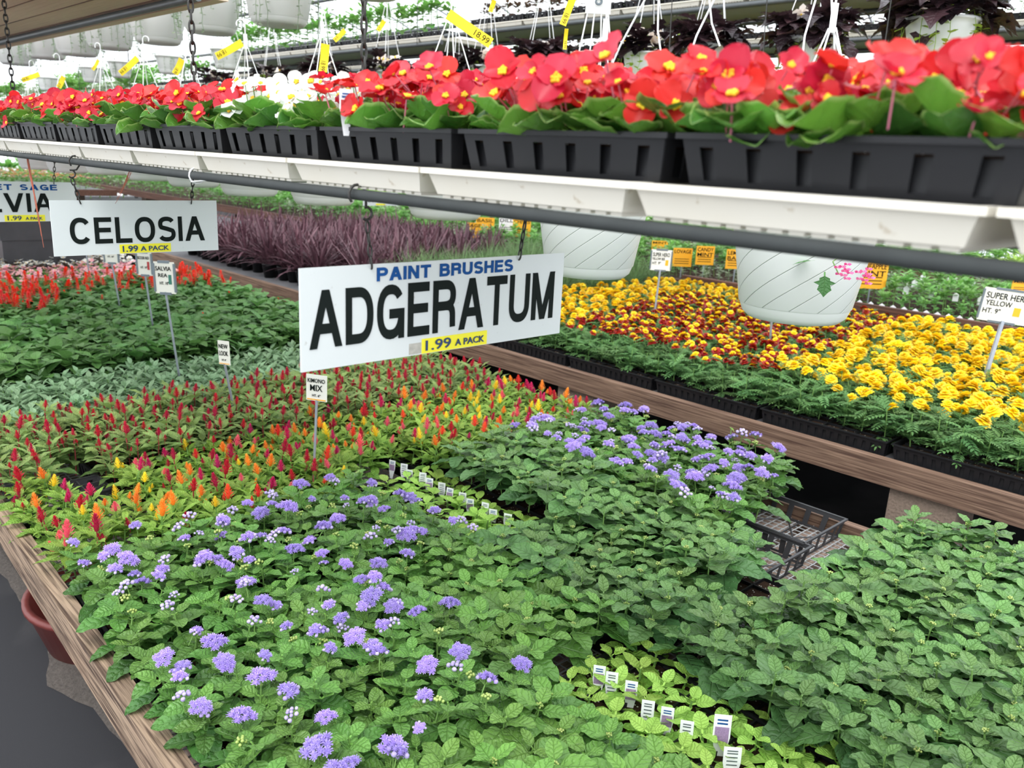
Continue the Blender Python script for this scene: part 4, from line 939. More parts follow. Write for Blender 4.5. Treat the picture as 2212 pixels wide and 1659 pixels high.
# ------------------------------------------------------------------ marigold bench
MZ = -1.01
mg_lab = {'mgy': 'marigold with ruffled pure yellow flowers on the right of the brown bench', 'mgr': 'marigold with maroon flowers crested yellow in the middle of the brown bench', 'mgb': 'marigold with golden flowers edged orange on the left of the brown bench'}
mg = {'mgy': [], 'mgr': [], 'mgb': []}
rm = R_(123)
for j in range(40):
    for i in range(28):
        x = 3.13 + i * .083 + rm.uniform(-.015, .015); y = .38 + j * .088 + rm.uniform(-.015, .015)
        if x > 5.38 or y > 3.86 or not inview(x, y, -.92, 60): continue
        bx = (y - 1.78 - (x - 3.34) * .08); k = 'mgy' if bx < 0 else ('mgb' if y > 2.9 + (x - 3) * .25 or (y > 2.8 and x > 4.9) else 'mgr')
        mg[k].append((x, y))
for k, L in mg.items():
    L.sort(key=lambda p: p[0] ** 2 + p[1] ** 2); items = []
    for n, (x, y) in enumerate(L):
        r = R_(int(x * 7001 + y * 90007)); sc = r.uniform(.95, 1.2) * (1.12 if k == 'mgy' else 1.0)
        nf = r.choice((2, 2, 3)) if k == 'mgb' else r.choice((1, 2, 2, 3)) if k == 'mgy' else r.choice((2, 3, 3, 4))
        if x < 3.22: nf = 0
        elif x < 3.32: nf = min(nf, 1)
        fl = [(k, 'flower', r.uniform(-.04, .04), r.uniform(-.04, .04), r.uniform(.098, .125), .5, r.uniform(.85, 1.15)) for _ in range(nf)]
        z = MZ + .045 - .02 * (x < 3.25) * 0
        if n < 270:
            lb = '%s marigold %s, %s' % ({'mgy': 'pure yellow', 'mgr': 'maroon and yellow', 'mgb': 'golden'}[k], ('still without flowers', 'with one flower', 'with two flowers', 'with three flowers', 'with four flowers')[nf], 'in the front row by the rail' if x < 3.22 else 'nearer half of the bench' if x < 4 else 'farther half of the bench')
            plant('mari', {'mgy': 'yellow_marigold', 'mgr': 'maroon_marigold', 'mgb': 'golden_marigold'}[k], lb, 'plant', lb, x, y, z, fl, sc=sc, r=r)
        else:
            M = M_of(x, y, z, (r.uniform(-.1, .1), r.uniform(-.1, .1), r.uniform(0, 6.28)), sc); items.append((r.choice(TM['mari']), M))
            for (fk, fn, dx, dy, dz, ft, fs) in fl: items.append((r.choice(H[fk]), M @ M_of(dx, dy, dz, (r.uniform(-ft, ft), r.uniform(-ft, ft), 0), fs)))
    if items: merged('marigold_plants', items, {'mgy': 'far rows of pure yellow marigolds by the brown board', 'mgr': 'far rows of maroon and yellow marigolds', 'mgb': 'far rows of golden marigolds'}[k], 'plants')
for j in range(7):
    for i in range(8):
        x0, y0 = 3.045 + .29 * i, .05 + .54 * j
        if i < 2 or j == 0: tray(x0 + .1375, y0 + .265, MZ, 'black growing tray at the front edge of the marigold bench' if i == 0 else 'black growing tray hidden among the marigolds', 'trays on the front edge of the marigold bench' if i == 0 else 'inner marigold trays')

# spiky plants and grass on the brown bench
rs = R_(321)
def potplant(kind, name, label, group, x, y, z, sc, r):
    t = thing(name, label, 'plant', (x, y, z), (0, 0, r.uniform(0, 6.28)), group)
    b = obj('pot', POTME, t); obj('foliage', r.choice(TM[kind]), t, (0, 0, .085), sc=sc); return t
b = MB(); b.lathe([(0, 0), (.04, 0), (.055, .10), (.058, .10), (.058, .11), (.05, .11), (.045, .085), (0, .085)], BLACK, 14); POTME = b.mesh('pot')
n = 0
for j in range(30):
    for i in range(15):
        x = 3.25 + .155 * i + rs.uniform(-.03, .03); y = 4.55 + .155 * j + rs.uniform(-.03, .03)
        if y < 5.0 + (x - 3.3) * .32 + (.6 if x < 3.5 else 0): continue
        if x > 5.3 or not inview(x, y, -.75, 40) or n >= 200: continue
        n += 1; potplant('spike', 'spike_plant', 'dark purple spiky plant in a black pot behind the hanging signs', 'dark purple spiky plants', x, y, -1.012, rs.uniform(.8, 1.1), rs)
for (x, y) in ((3.30, 4.95), (3.28, 5.5), (3.2, 6.1), (3.22, 6.8)): potplant('spike', 'spike_plant', 'dark purple spiky plant at the front rail of the brown bench', 'front dark purple spiky plants', x, y, -1.012, 1.1, rs)
n = 0
for j in range(14):
    for i in range(17):
        x = 3.5 + .12 * i + rs.uniform(-.03, .03); y = 3.95 + .12 * j + rs.uniform(-.03, .03)
        if y > 4.75 + (x - 3.3) * .30 or x > 5.35 or y < 3.92: continue
        if not inview(x, y, -.75, 40): continue
        n += 1; potplant('grass', 'ornamental_grass', 'tuft of fine green grass in a black pot between marigolds and spiky plants', 'tufts of fine green grass', x, y, -1.012, rs.uniform(.8, 1.05), rs)

# herbs and greens farther away
rh = R_(555)
n = 0; items = []
hl = {'herb': 'bushy green herb plant on the far bench behind the brown board', 'herbs': 'pale silvery herb plant on the far bench behind the brown board', 'lime': 'x'}
for j in range(138):
    for i in range(14):
        x = 5.63 + .15 * i + rh.uniform(-.03, .03); y = .3 + .155 * j + rh.uniform(-.04, .04)
        if x > 7.6 or y > 21.4 or not inview(x, y, -.75, 30) or (y > 8 and (i + j) % 2) or (y > 13 and j % 2): continue
        k = 'herbs' if (int(y / .8) + int(x / .7)) % 4 == 0 else 'herb'; sc = rh.uniform(1.15, 1.8) * (.65 if x < 5.85 and y < 5 else 1.3 if y > 8 else 1)
        if y < 5.2 and x < 7.0 and n < 260:
            n += 1; plant(k, 'herb_plant', hl[k], 'plant', hl[k], x, y, -.884, (), sc=sc, r=rh)
        else:
            items.append((rh.choice(TM[k]), M_of(x, y, -.884, (0, 0, rh.uniform(0, 6.28)), sc)))
merged('herb_plants', items, 'distant mass of green herbs on the far bench', 'plants')
items = []
for j in range(76):
    for i in range(13):
        x = 8.55 + .18 * i + rh.uniform(-.05, .05); y = 1.9 + .22 * j + rh.uniform(-.08, .08)
        if not inview(x, y, -.75, 30): continue
        items.append((rh.choice(TM['herb' if (j // 4) % 3 else 'celm']), M_of(x, y, -.884, (0, 0, rh.uniform(0, 6.28)), rh.uniform(1.5, 2.3))))
merged('green_plants', items, 'distant rows of green plants on the farthest bench', 'plants')
items = []
for j in range(14):
    for i in range(20):
        x = .8 + .22 * i; y = 15.4 + .28 * j
        items.append((rh.choice(TM['herb']), M_of(x, y, -.884, (0, 0, rh.uniform(0, 6.28)), 1.5)))
        for q in range(2): items.append((rh.choice(H['s_scar' if (j // 3) % 2 else 's_hot']), M_of(x + rh.uniform(-.1, .1), y, -.884 + .2, (0, 0, 0), 2.5)))
sh = []
for i in range(60): sh.append((rh.choice(TM['herb']), M_of(-3 + i * .29, 22.95 + rh.uniform(-.2, .2), FL, (0, 0, rh.uniform(0, 6)), rh.uniform(6, 9))))
merged('shrubs', sh, 'row of bushy green shrubs standing before the far end wall', 'plants')
merged('pansy_plants', items, 'distant band of plants with red and purple flowers at the far left', 'plants')

# ------------------------------------------------------------------ the hanging shelf with begonias
SX, PZ = .60, -.0546
t = thing('hanging_shelf', 'long hanging steel pipe shelf above the front bench carrying the white trays', 'shelf', (.77, 2.4, PZ))
for nm, x in (('pipe', .602), ('pipe', .905)):
    b = MB(); b.tube([(x, -.25, PZ), (x, 5.5, PZ)], .0068, PIPED, 14); obj(nm, b.mesh('pipe'), t, (-.77, -2.4, -PZ))
for y in np.arange(.15, 5.4, .588):
    b = MB(); b.tube([(.608, y, PZ), (.905, y, PZ)], .005, METAL, 8); obj('cross_bar', b.mesh('cross_bar'), t, (-.77, -2.4, -PZ))
def white_tray_mesh(L=.290, D=.50, Hh=.031, m=CREAM, rib=14):
    mb = MB(); hx, hy = D / 2, L / 2; bx, by = hx - .014, hy - .014; lip = .006
    ring = lambda x, y, z: [(-x, -y, z), (x, -y, z), (x, y, z), (-x, y, z)]
    V = ring(hx + .001, hy + .001, Hh - .006) + ring(hx + .001, hy + .001, Hh) + ring(hx - lip, hy - lip, Hh) + ring(bx, by, .004) + ring(bx - .003, by - .003, .002)
    F = [(k * 4 + i, k * 4 + (i + 1) % 4, (k + 1) * 4 + (i + 1) % 4, (k + 1) * 4 + i) for k in range(4) for i in range(4)] + [(16, 17, 18, 19)]
    # outer skin
    V2 = ring(hx + .001, hy + .001, Hh - .006) + ring(hx - lip + .0005, hy - lip + .0005, Hh - .006) + ring(bx + .001, by + .001, .003)
    F2 = [(k * 4 + i, (k + 1) * 4 + i, (k + 1) * 4 + (i + 1) % 4, k * 4 + (i + 1) % 4) for k in range(2) for i in range(4)]
    mb.add(V, F, m); mb.add(V2, F2, m)
    for i in range(rib):
        y = -by + (i + .5) * 2 * by / rib; mb.box(-bx + .0035, bx - .0035, y - .0065, y + .0065, -.001, .0025, m)
    return mb
wt = white_tray_mesh().mesh('tray', False)
TB = -.0465
for k in range(-1, 15):
    y0 = .180 + .295 * (k - 0); yc = y0 + .1475
    lab = {-1: 'cream drip tray at the right end of the hanging shelf', 0: 'largest cream drip tray at the right of the hanging shelf', 1: 'cream drip tray above the hanging pot, second of those fully in view from the right', 2: 'cream drip tray above the right chain of the paint brushes sign', 3: 'cream drip tray above the left chain of the paint brushes sign'}.get(k, 'stained cream drip tray towards the left end of the hanging shelf')
    o = obj('drip_tray', wt, None, (.59 + .25, yc, TB), (0, 0, rp.uniform(-.012, .012))); tag(o, lab, 'tray', 'cream drip trays at the left of the hanging shelf' if k > 3 else None)
pkm = slotted(.268, .146, .0405, 6, 3, BLACK, .90, .004, lo=.10, hi=.76, cells=(2, 3), frac=.30); pkm.box(-.0615, .0615, -.124, .124, .001, .0285, BLACK); pkm = pkm.mesh('pack', False)
sb = MB(); sb.box(-.060, .060, -.122, .122, .0287, .0310, SOIL); sbm = sb.mesh('potting_mix', False)
rb = R_(777)
for k in range(-1, 14):
    for row, xr in enumerate((.684, .842, 1.005)):
        yc = .302 + .2855 * k + (.0 if row == 0 else rb.uniform(-.02, .02))
        if row and not inview(xr, yc, .05, 150): continue
        white = (k == 3)
        lab = ('black slotted cell pack of white begonias at the front of the shelf' if white and row == 0 else {-1: 'black slotted cell pack cut off at the right edge of the shelf', 0: 'nearest and largest black slotted cell pack on the shelf', 1: 'second black slotted cell pack from the right on the shelf', 2: 'black slotted cell pack with the red plant label on the shelf'}.get(k, 'black slotted cell pack of red begonias towards the left of the shelf')) if row == 0 else 'black slotted cell pack in the %s row of the shelf' % ('middle' if row == 1 else 'rear')
        t = thing('cell_pack', lab, 'cell pack', (xr, yc, TB + .0315), (0, 0, rb.uniform(-.015, .015)), None if row == 0 and k < 4 else lab)
        solid(obj('pack', pkm, t), .0014); obj('potting_mix', sbm, t)
        for i in range(2):
            for j in range(3):
                if row == 0 and i == 1 and k > 8: continue
                x = xr - .036 + .072 * i; y = yc - .088 + .088 * j
                if not inview(x, y, .06, 160): continue
                nf = rb.choice((12, 13, 14)) if not white else rb.choice((11, 12)); fl = []
                fk = 'white' if white else 'scar'
                hh = .042 if k > 3 else (.050 if k > 0 else .045)
                for q in range(nf):
                    dx, dy = rb.uniform(-.05, .05), rb.uniform(-.055, .055)
                    fl.append((fk, dx, dy, hh + rb.uniform(-.018, .028), rb.uniform(.65, 1.15)))
                lb = ('white begonia plant in the black pack at the middle left of the shelf' if white else ('red begonia plant in the nearest black pack at the right' if k <= 0 else 'red begonia plant in the middle of the shelf' if k < 3 else 'red begonia plant towards the left of the shelf')) if row == 0 else ('%s begonia plant in the packs behind the front row of the shelf' % ('white' if white else 'red'))
                t = thing('begonia_plant', lb, 'plant', (x, y, TB + .059), (rb.uniform(-.1, .1), rb.uniform(-.1, .1), 0), lb)
                obj('foliage', rb.choice(TM['beg']), t, rot=(0, 0, rb.uniform(0, 6.28)), sc=rb.uniform(.8, 1.0))
                for (fk, dx, dy, dz, s) in fl:
                    # open flowers lean outwards and partly towards the aisle
                    ang = rb.uniform(.2, 1.35); dr = Vector((dx - .04, dy - .03, 0)); dr.normalize()
                    n_ = Vector((dr.x * math.sin(ang), dr.y * math.sin(ang), math.cos(ang))); q4 = n_.to_track_quat('Z', 'Y') @ Matrix.Rotation(rb.uniform(0, 6.28), 3, 'Z').to_quaternion()
                    o = obj('flower', rb.choice(H[fk]), t, (dx, dy, dz), q4.to_euler(), s)
                if row == 0 and i == 0 and rb.random() < .12:
                    o = obj('flower', rb.choice(H[fk]), t, (-.055, rb.uniform(-.03, .03), .012), (0, -1.4, rb.uniform(-.5, .5)), .8)
p = atx(777, 262, .625)
t = ptag(.605, p[1], .026, -.45, 'plant label with red flower picture stuck in a black pack on the shelf', None, w=.0165, h=.046, pm=PHOTOR)
lettering(t, 'SCARLET', -.006, .006, .0355, .0385, -.0012, INKB)

# chains
def chain(pts, label, link=.016, r=.0014, name='chain', group=None, mat=CHAIN):
    mb = MB(); P0, P1 = np.array(pts[0], float), np.array(pts[1], float); D = P1 - P0; L = np.linalg.norm(D); d = D / L
    a = np.cross(d, [0, 1, .1]); a /= np.linalg.norm(a); bb = np.cross(d, a); n = max(2, int(L / (link * .78)))
    for k in range(n):
        c = P0 + d * (L * (k + .5) / n); u, w = (a, bb) if k % 2 else (bb, a); u = (u + .35 * w) / np.linalg.norm(u + .35 * w)
        ring = []
        for q in range(13):
            t_ = 2 * math.pi * q / 12; ring.append(c + d * math.cos(t_) * link * .52 + u * math.sin(t_) * link * .26)
        mb.tube(ring, r, mat, 5, False)
    return tag(obj(name, mb.mesh(name)), label, 'chain', group)
def hook(P0, P1, label, r=.0018, name='wire_hook'):
    P0, P1 = np.array(P0, float), np.array(P1, float); mb = MB()
    pts = []
    for q in range(9):
        t_ = math.pi * (1.25 - q / 8 * 1.25); pts.append(P0 + np.array([.0125 * math.cos(t_) , 0, .0125 * math.sin(t_)]))
    pts.append((P0 * .5 + P1 * .5) + np.array([.006, 0, 0]))
    for q in range(8):
        t_ = math.pi * (.6 - q / 7 * 1.35); pts.append(P1 + np.array([.008 * math.cos(t_), 0, .008 + .008 * math.sin(t_)]))
    mb.tube(pts, r, CHAIN, 7); return tag(obj(name, mb.mesh(name)), label, 'hook')
# signs
def sign(name, label, x0, x1, z0, z1, y, roll=0):
    t = thing(name, label, 'sign', ((x0 + x1) / 2, y, (z0 + z1) / 2), (0, roll, 0)); w, h = (x1 - x0) / 2, (z1 - z0) / 2
    b = MB(); b.box(-w, w, -.0015, .0015, -h, h, SIGNW); obj('board', b, t); return t, w, h
def px2(t, px, py):
    p = aty(px, py, t.location.y); return p[0] - t.location.x, p[2] - t.location.z
tA, w, h = sign('hanging_sign', 'white hanging sign reading paint brushes adgeratum', .518, .990, -.2735, -.143, .913)
a0 = px2(tA, 668, 765); a1 = px2(tA, 1196, 599); block_text(tA, 'ADGERATUM', a0[0], a1[0], -.0375, .037, -.0024, INK, .19, .12)
a0 = px2(tA, 812, 612); a1 = px2(tA, 1107, 556); block_text(tA, 'PAINT BRUSHES', a0[0], a1[0], .0425, .0605, -.0024, INKB, .24, .14, .5)
a0 = px2(tA, 909, 762); a1 = px2(tA, 1050, 713); b = MB(); b.box(a0[0], a1[0], -.0024, -.0014, -.0645, -.0435, YELS); obj('price_sticker', b, tA)
lettering(tA, '1.99', a0[0] + .006, a0[0] + .052, -.061, -.046, -.0030, NAVY, .012); lettering(tA, 'A PACK', a0[0] + .060, a1[0] - .006, -.060, -.050, -.0030, NAVY, .02)
b = MB(); b.box(a0[0] - .022, a0[0] - .001, -.0018, -.0014, -.0635, -.048, plain('worn_patch', (.50, .48, .43), .8, var=.5, scale=150)); obj('worn_patch', b, tA)
chain(((.622, .911, -.148), (.6155, .912, -.088)), 'chain holding the left side of the paint brushes sign')
hook((.602, .913, PZ), (.6155, .913, -.086), 'black wire hook of the left chain on the paint brushes sign')
chain(((.889, .911, -.148), (.903, .912, -.066)), 'chain holding the right side of the paint brushes sign')
tC, w, h = sign('hanging_sign', 'white hanging sign reading celosia', .543, .9135, -.2555, -.136, 2.0)
a0 = px2(tC, 153, 530); a1 = px2(tC, 439, 466); block_text(tC, 'CELOSIA', a0[0], a1[0], a0[1] + .002, a1[1] - .001, -.0024, INK, .19, .14)
a0 = px2(tC, 259, 549); a1 = px2(tC, 368, 527); b = MB(); b.box(a0[0], a1[0], -.0024, -.0014, -.0585, -.0385, YELS); obj('price_sticker', b, tC)
lettering(tC, '1.99', a0[0] + .006, a0[0] + .040, -.0555, -.0415, -.0030, NAVY, .02); lettering(tC, 'A PACK', a0[0] + .046, a1[0] - .005, -.0545, -.0435, -.0030, NAVY, .02)
chain(((.605, 1.998, -.142), (.592, 2.0, -.09)), 'chain holding the left side of the celosia sign'); hook((.602, 2.0, PZ), (.592, 2.0, -.088), 'black wire hook above the left chain of the celosia sign')
chain(((.851, 1.998, -.142), (.862, 2.0, -.064)), 'chain holding the right side of the celosia sign')
tS, w, h = sign('hanging_sign', 'white hanging sign reading scarlet sage salvia, partly cut off at the left edge', .49, .957, -.288, -.157, 3.2)
a1 = px2(tS, 122, 396); block_text(tS, 'SCARLET SAGE', a1[0] - .335, a1[0], .038, .057, -.0024, INKB, .24, .18, .5)
a1 = px2(tS, 113, 417); block_text(tS, 'SALVIA', a1[0] - .335, a1[0], -.034, .028, -.0024, INK, .19, .13)
a0 = px2(tS, 10, 473); a1 = px2(tS, 96, 459); b = MB(); b.box(a0[0], a1[0], -.0024, -.0014, -.0645, -.0435, YELS); obj('price_sticker', b, tS)
lettering(tS, '1.99', a0[0] + .008, a0[0] + .050, -.061, -.046, -.0030, NAVY, .015); lettering(tS, 'A PACK', a0[0] + .062, a1[0] - .008, -.060, -.050, -.0030, NAVY, .02)
chain(((.889, 3.198, -.162), (.9, 3.2, -.066)), 'chain holding the right side of the salvia sign')
pS = aty(822, 432, 7.5); t = thing('hanging_sign', 'small far white sign reading spikes above the dark purple plants', 'sign', (pS[0], 7.5, pS[2]))
b = MB(); b.box(-.22, .22, -.002, .002, -.06, .08, SIGNW); obj('board', b, t); block_text(t, 'SPIKES', -.17, .17, -.022, .035, -.003, INK); b = MB(); b.box(-.06, .06, -.004, -.002, -.055, -.035, YELS); obj('price_sticker', b, t)
b = MB(); b.tube([(0, 0, .07), (0, 0, .9)], .004, STEEL, 6); obj('hanger', b, t)
for i, (x, y, z1, lab) in enumerate(((.93, 1.39, 1.6, 'suspension chain of the shelf right of the white begonias'), (.93, 2.13, 1.9, 'suspension chain of the shelf in front of the big hanging pots'), (.93, 3.75, 1.9, 'suspension chain of the shelf at the far left edge'))):
    chain(((x, y, -.05), (x, y, z1)), lab, link=.030, r=.0026)
# roots hanging through the shelf
def roots(px, py0, px1, py1, x, label, seed, w=.0016):
    r = R_(seed); A = atx(px, py0, x); B = atx(px1, py1, x); mb = MB()
    for k in range(4):
        pts = []; 
        for q in range(9):
            f = q / 8; p = A * (1 - f) + B * f + np.array([0, math.sin(f * 7 + k * 1.3) * .004 + r.uniform(-.001, .001), 0]) * (1 + .4 * k); pts.append(p)
        mb.tube(pts[:9 - k], [w * (1.1 - .7 * q / 8) * (1 - .2 * k) for q in range(9 - k)], STEMR_, 4, False)
    return tag(obj('hanging_root', mb.mesh('hanging_root')), label, 'root')
STEMR_ = plain('root_red_brown', (.36, .09, .05), .7)
roots(58, 335, 95, 535, .62, 'red brown root hanging in front of the salvia sign', 1); roots(285, 362, 250, 440, .62, 'red brown root hanging above the celosia sign', 2, .001)
b = MB(); c_ = atx(425, 372, .608); b.tube([(c_[0] + .013 * math.cos(q), c_[1], PZ + .013 * math.sin(q)) for q in np.linspace(0, 6.0, 14)] , .0016, WIREW, 6); e = atx(462, 388, .600); b.tube([(c_[0] - .010, c_[1], PZ - .010), tuple(e)], .0012, WIREW, 5)
tag(obj('cable_tie', b.mesh('cable_tie')), 'grey cable tie around the shelf pipe above the celosia sign', 'cable tie')

# overhead plywood shelf at the top left
t = thing('overhead_shelf', 'brown wooden overhead shelf seen from below in the top left corner', 'shelf', (1.0, 5.5, .5)); 
b = MB(); b.box(.45, 1.44, 3.05, 8.5, .502, .520, PLY)
for x in np.arange(.5, 1.4, .14): b.box(x, x + .003, 3.05, 8.5, .4995, .502, BROWNB)
obj('board', b, t, (-1.0, -5.5, -.5))
b = MB(); b.tube([(1.36, 3.05, .484), (1.36, 8.5, .484)], .0155, METAL, 12); obj('pipe', b.mesh('pipe'), t, (-1, -5.5, -.5))
b = MB(); b.box(1.425, 1.47, 3.05, 8.5, .485, .53, PLY); obj('edge_board', b, t, (-1, -5.5, -.5))

# ------------------------------------------------------------------ stakes with cards
def stake(bpx, bpy_, bz, tpx, tpy, w, h, lines, label, pic=None, rz=0., fr=True, group=None, sw=.0045, lean=0):
    """metal stake standing in the bed; base found on the canopy, the card at the same distance"""
    B = atz(bpx, bpy_, bz); dep = B[1]; Tt = aty(tpx, tpy, dep + lean)
    top = np.array(Tt); d = top - B; B0 = B - d / np.linalg.norm(d) * .12
    t = thing('sign_stake', label, 'plant sign', tuple(B0)); L = np.array(B0)
    b = MB(); b.tube([(0, 0, 0), tuple(top - L - np.array([0, 0, h * .45]))], sw, STAKE, 4); obj('stake', b, t)
    hd = top - L
    roll = math.atan2(d[0], d[2])
    b = MB(); b.box(-w / 2, w / 2, -.0015, .0015, -h / 2, h / 2, CARD); cd = obj('card', b, t, tuple(hd), (0, roll * .3, rz)); cd['label'] = 'cream card with hand lettering'
    if fr:
        b = MB()
        for sx in (-1, 1): b.box(sx * w / 2 - .004, sx * w / 2 + .004, -.004, .004, -h / 2 * .9, h / 2 * .9, DARKGREY)
        for sz in (-1, 1): b.box(-w * .28, w * .28, -.004, .004, sz * h / 2 - .005, sz * h / 2 + .005, DARKGREY)
        obj('frame', b, cd)
    for s, x0, x1, z0, z1 in lines: lettering(cd, s, x0 * w, x1 * w, z0 * h, z1 * h, -.0028, INK, .01)
    if pic:
        b = MB(); b.box(pic[0] * w, pic[1] * w, -.0032, -.0016, pic[2] * h, pic[3] * h, pic[4]); obj('picture', b, cd)
    return t
stake(679, 985, -.90, 684, 838, .066, .080, [('KIMONO', -.42, .42, .20, .36), ('MIX', -.30, .30, -.12, .12), ('HT. 6"', -.2, .2, -.34, -.24)], 'cream card on a grey stake reading kimono mix under the big sign', rz=-1.0, pic=(-.45, .45, -.47, -.43, ORG), fr=False)
stake(501, 856, -.87, 484, 762, .050, .085, [('NEW', -.4, .4, .18, .36), ('LOOK', -.4, .4, -.12, .08), ('HT. 8"', -.2, .2, -.34, -.26)], 'narrow tilted card on a stake reading new look', rz=-1.2, pic=(-.45, .45, -.47, -.44, ORG), fr=False)
stake(383, 782, -.87, 356, 600, .088, .125, [('SALVIA', -.42, .35, .22, .36), ('REA', -.3, .15, .02, .14), ('HT. 10"', -.25, .2, -.22, -.12)], 'cream card on a long grey stake reading salvia', rz=-.95, pic=(.2, .34, -.2, .1, GREENT))
stake(330, 700, -.87, 312, 570, .078, .11, [('SIZZLER RED', -.42, .35, .2, .32), ('HT. 10"', -.25, .2, -.2, -.1)], 'cream card on a grey stake directly under the celosia sign', rz=-.95, pic=(.2, .34, -.25, .1, PHOTOR))
stake(258, 655, -.86, 240, 548, .08, .10, [('HT. 10"', -.25, .2, -.2, -.1)], 'grey stake behind the celosia sign, second from the left', rz=-.9)
stake(193, 592, -.86, 185, 530, .08, .10, [('HT. 8"', -.25, .2, -.2, -.1)], 'grey stake behind the celosia sign, leftmost', rz=-.9)
stake(1412, 690, -.90, 1428, 562, .122, .122, [('SUPER HERO', -.42, .40, .17, .36), ('YELLOW BEE', -.44, .18, .0, .12), ('HT. 9"', -.42, 0, -.22, -.08)], 'white card reading super hero yellow bee among the golden marigolds', rz=-.75, pic=(.22, .36, -.25, .02, ORG), sw=.007)
stake(2122, 832, -.90, 2172, 662, .215, .15, [('SUPER HERO', -.44, .46, .19, .38), ('YELLOW', -.42, .12, -.02, .14), ('HT. 9"', -.44, -.08, -.26, -.1)], 'white card reading super hero yellow on a rusty stake at the right edge', rz=-.88, pic=(.18, .32, -.26, .0, ORG), sw=.010)
stake(1662, 757, -.90, 1672, 640, .12, .12, [('SUPER HERO', -.42, .42, .2, .36)], 'grey stake below the nearest hanging pot in the maroon marigolds', sw=.007)

# orange herb signs and tags
def hsign(px, py, x, w, h, txt, label, mat=ORG, rz=.25):
    p = atx(px, py, x); t = thing('herb_sign', label, 'plant sign', (p[0], p[1], -.885), (0, 0, rz - .9)); dz = p[2] + .885
    b = MB(); b.box(-w / 2, w / 2, -.002, .002, dz - h / 2, dz + h / 2, mat); obj('card', b, t)
    b = MB(); b.box(-.005, .005, .002, .006, -.0, dz, STAKE); obj('stake', b, t)
    n = len(txt)
    for i, s in enumerate(txt):
        z1 = dz + h / 2 - h * .08 - i * h * .27; lettering(t, s, -w * .44, w * .44 if len(s) > 3 else w * .3, z1 - h * .20, z1, -.003, INK, .01)
    b = MB()
    for q in range(3): b.box(-w * .4, w * .35, -.003, -.002, dz - h * .1 - q * h * .12, dz - h * .07 - q * h * .12, INK)
    if n < 3: obj('printing', b, t)
    return t
hsign(1474, 556, 5.75, .16, .15, ['LOVAGE'], 'orange sign reading lovage behind the yellow bee card'); hsign(1523, 552, 5.8, .15, .15, ['CANDY', 'MINT'], 'orange sign reading candy mint behind the shelf'); hsign(1590, 560, 5.75, .16, .15, ['LEMON', 'BALM'], 'orange sign reading lemon balm half hidden by the nearest hanging pot')
hsign(1884, 594, 5.8, .22, .19, ['PINEAPPLE', 'MINT'], 'orange sign reading pineapple mint right of the nearest hanging pot'); hsign(1425, 532, 6.3, .15, .1, ['MINT'], 'orange sign top peeking out above the yellow bee card')
hsign(1048, 488, 6.2, .20, .18, ['BASIL'], 'orange sign left of the white card behind the dark purple plants'); hsign(1024, 498, 5.8, .16, .16, ['SAGE'], 'orange sign leftmost behind the grasses'); hsign(1094, 488, 6.2, .16, .18, ['DILL'], 'white herb card between the orange signs behind the grasses', TAGW); hsign(1127, 492, 6.2, .19, .19, ['CHIVES'], 'orange sign behind the right chain of the big sign'); hsign(990, 470, 6.8, .18, .1, ['THYME'], 'far orange sign above the dark purple plants'); hsign(2205, 618, 5.9, .12, .1, ['MINT'], 'orange sign cut off at the right edge')
for i in range(11):
    px = 1858 + i * 24; y_ = px; p = atx(px, 645 + (px - 1858) * .165, 5.56)
    t = thing('plant_tag', 'small white and green tag in the front row of the herb bench', 'plant tag', (5.56, p[1], -.87), (0, 0, -.8 + rh.uniform(-.2, .2)), 'white and green herb tags in the front row')
    b = MB(); b.add([(-.02, 0, 0), (.02, 0, 0), (.02, 0, .045), (0, 0, .06), (-.02, 0, .045)], np.array([(0, 1, 2, 3, 4)]), TAGW); solid(obj('card', b, t), .0015)
    b = MB(); b.box(-.015, .015, -.0018, -.001, .008, .028, GREENT); obj('printing', b, t)
for i in range(14):
    x = 6.1 + .45 * (i % 3); p = atx(1960 + i * 18, 610 + (i % 3) * -14 + i * 2, x)
    t = thing('plant_tag', 'small white and green tag among the herbs behind the front row', 'plant tag', (x, p[1], -.80), (0, 0, -.8), 'white and green herb tags behind the front row')
    b = MB(); b.add([(-.02, 0, 0), (.02, 0, 0), (.02, 0, .045), (0, 0, .06), (-.02, 0, .045)], np.array([(0, 1, 2, 3, 4)]), TAGW); solid(obj('card', b, t), .0015)
# white cards in the distant green rows at the left
for i, (px, py) in enumerate(((95, 383), (115, 387), (165, 395), (197, 400), (216, 405), (237, 410), (271, 415), (294, 420), (317, 425), (349, 427), (386, 430))):
    p = atx(px, py, 6.4); s = .05 + .0 * i
    t = thing('plant_tag', 'white card on a stick in the distant green rows behind the celosia sign', 'plant tag', (p[0], p[1], -.885), (0, 0, -.6), 'white cards in the distant green rows')
    b = MB(); b.box(-.035, .035, -.002, .002, p[2] + .885 - .07, p[2] + .885 + .05, TAGW); obj('card', b, t); b = MB(); b.tube([(0, .004, 0), (0, .004, p[2] + .885)], .004, STAKE, 5); obj('stake', b, t)
# black tub at the far end of the front bench
p = aty(90, 505, 6.9); t = thing('planter_tub', 'large black square tub behind the salvia sign at the far end of the bench', 'tub', (p[0] + .05, 7.15, -.60), (0, 0, -.1))
t.location.z = -1.06
b = MB(); b.box(-.28, .28, -.22, .22, 0, .30, BLACKS); b.box(-.29, .29, -.23, .23, .30, .50, BLACKS); obj('tub', b, t)
b = MB(); b.box(-.27, .27, -.21, .21, .5005, .503, SOIL); obj('potting_mix', b, t)

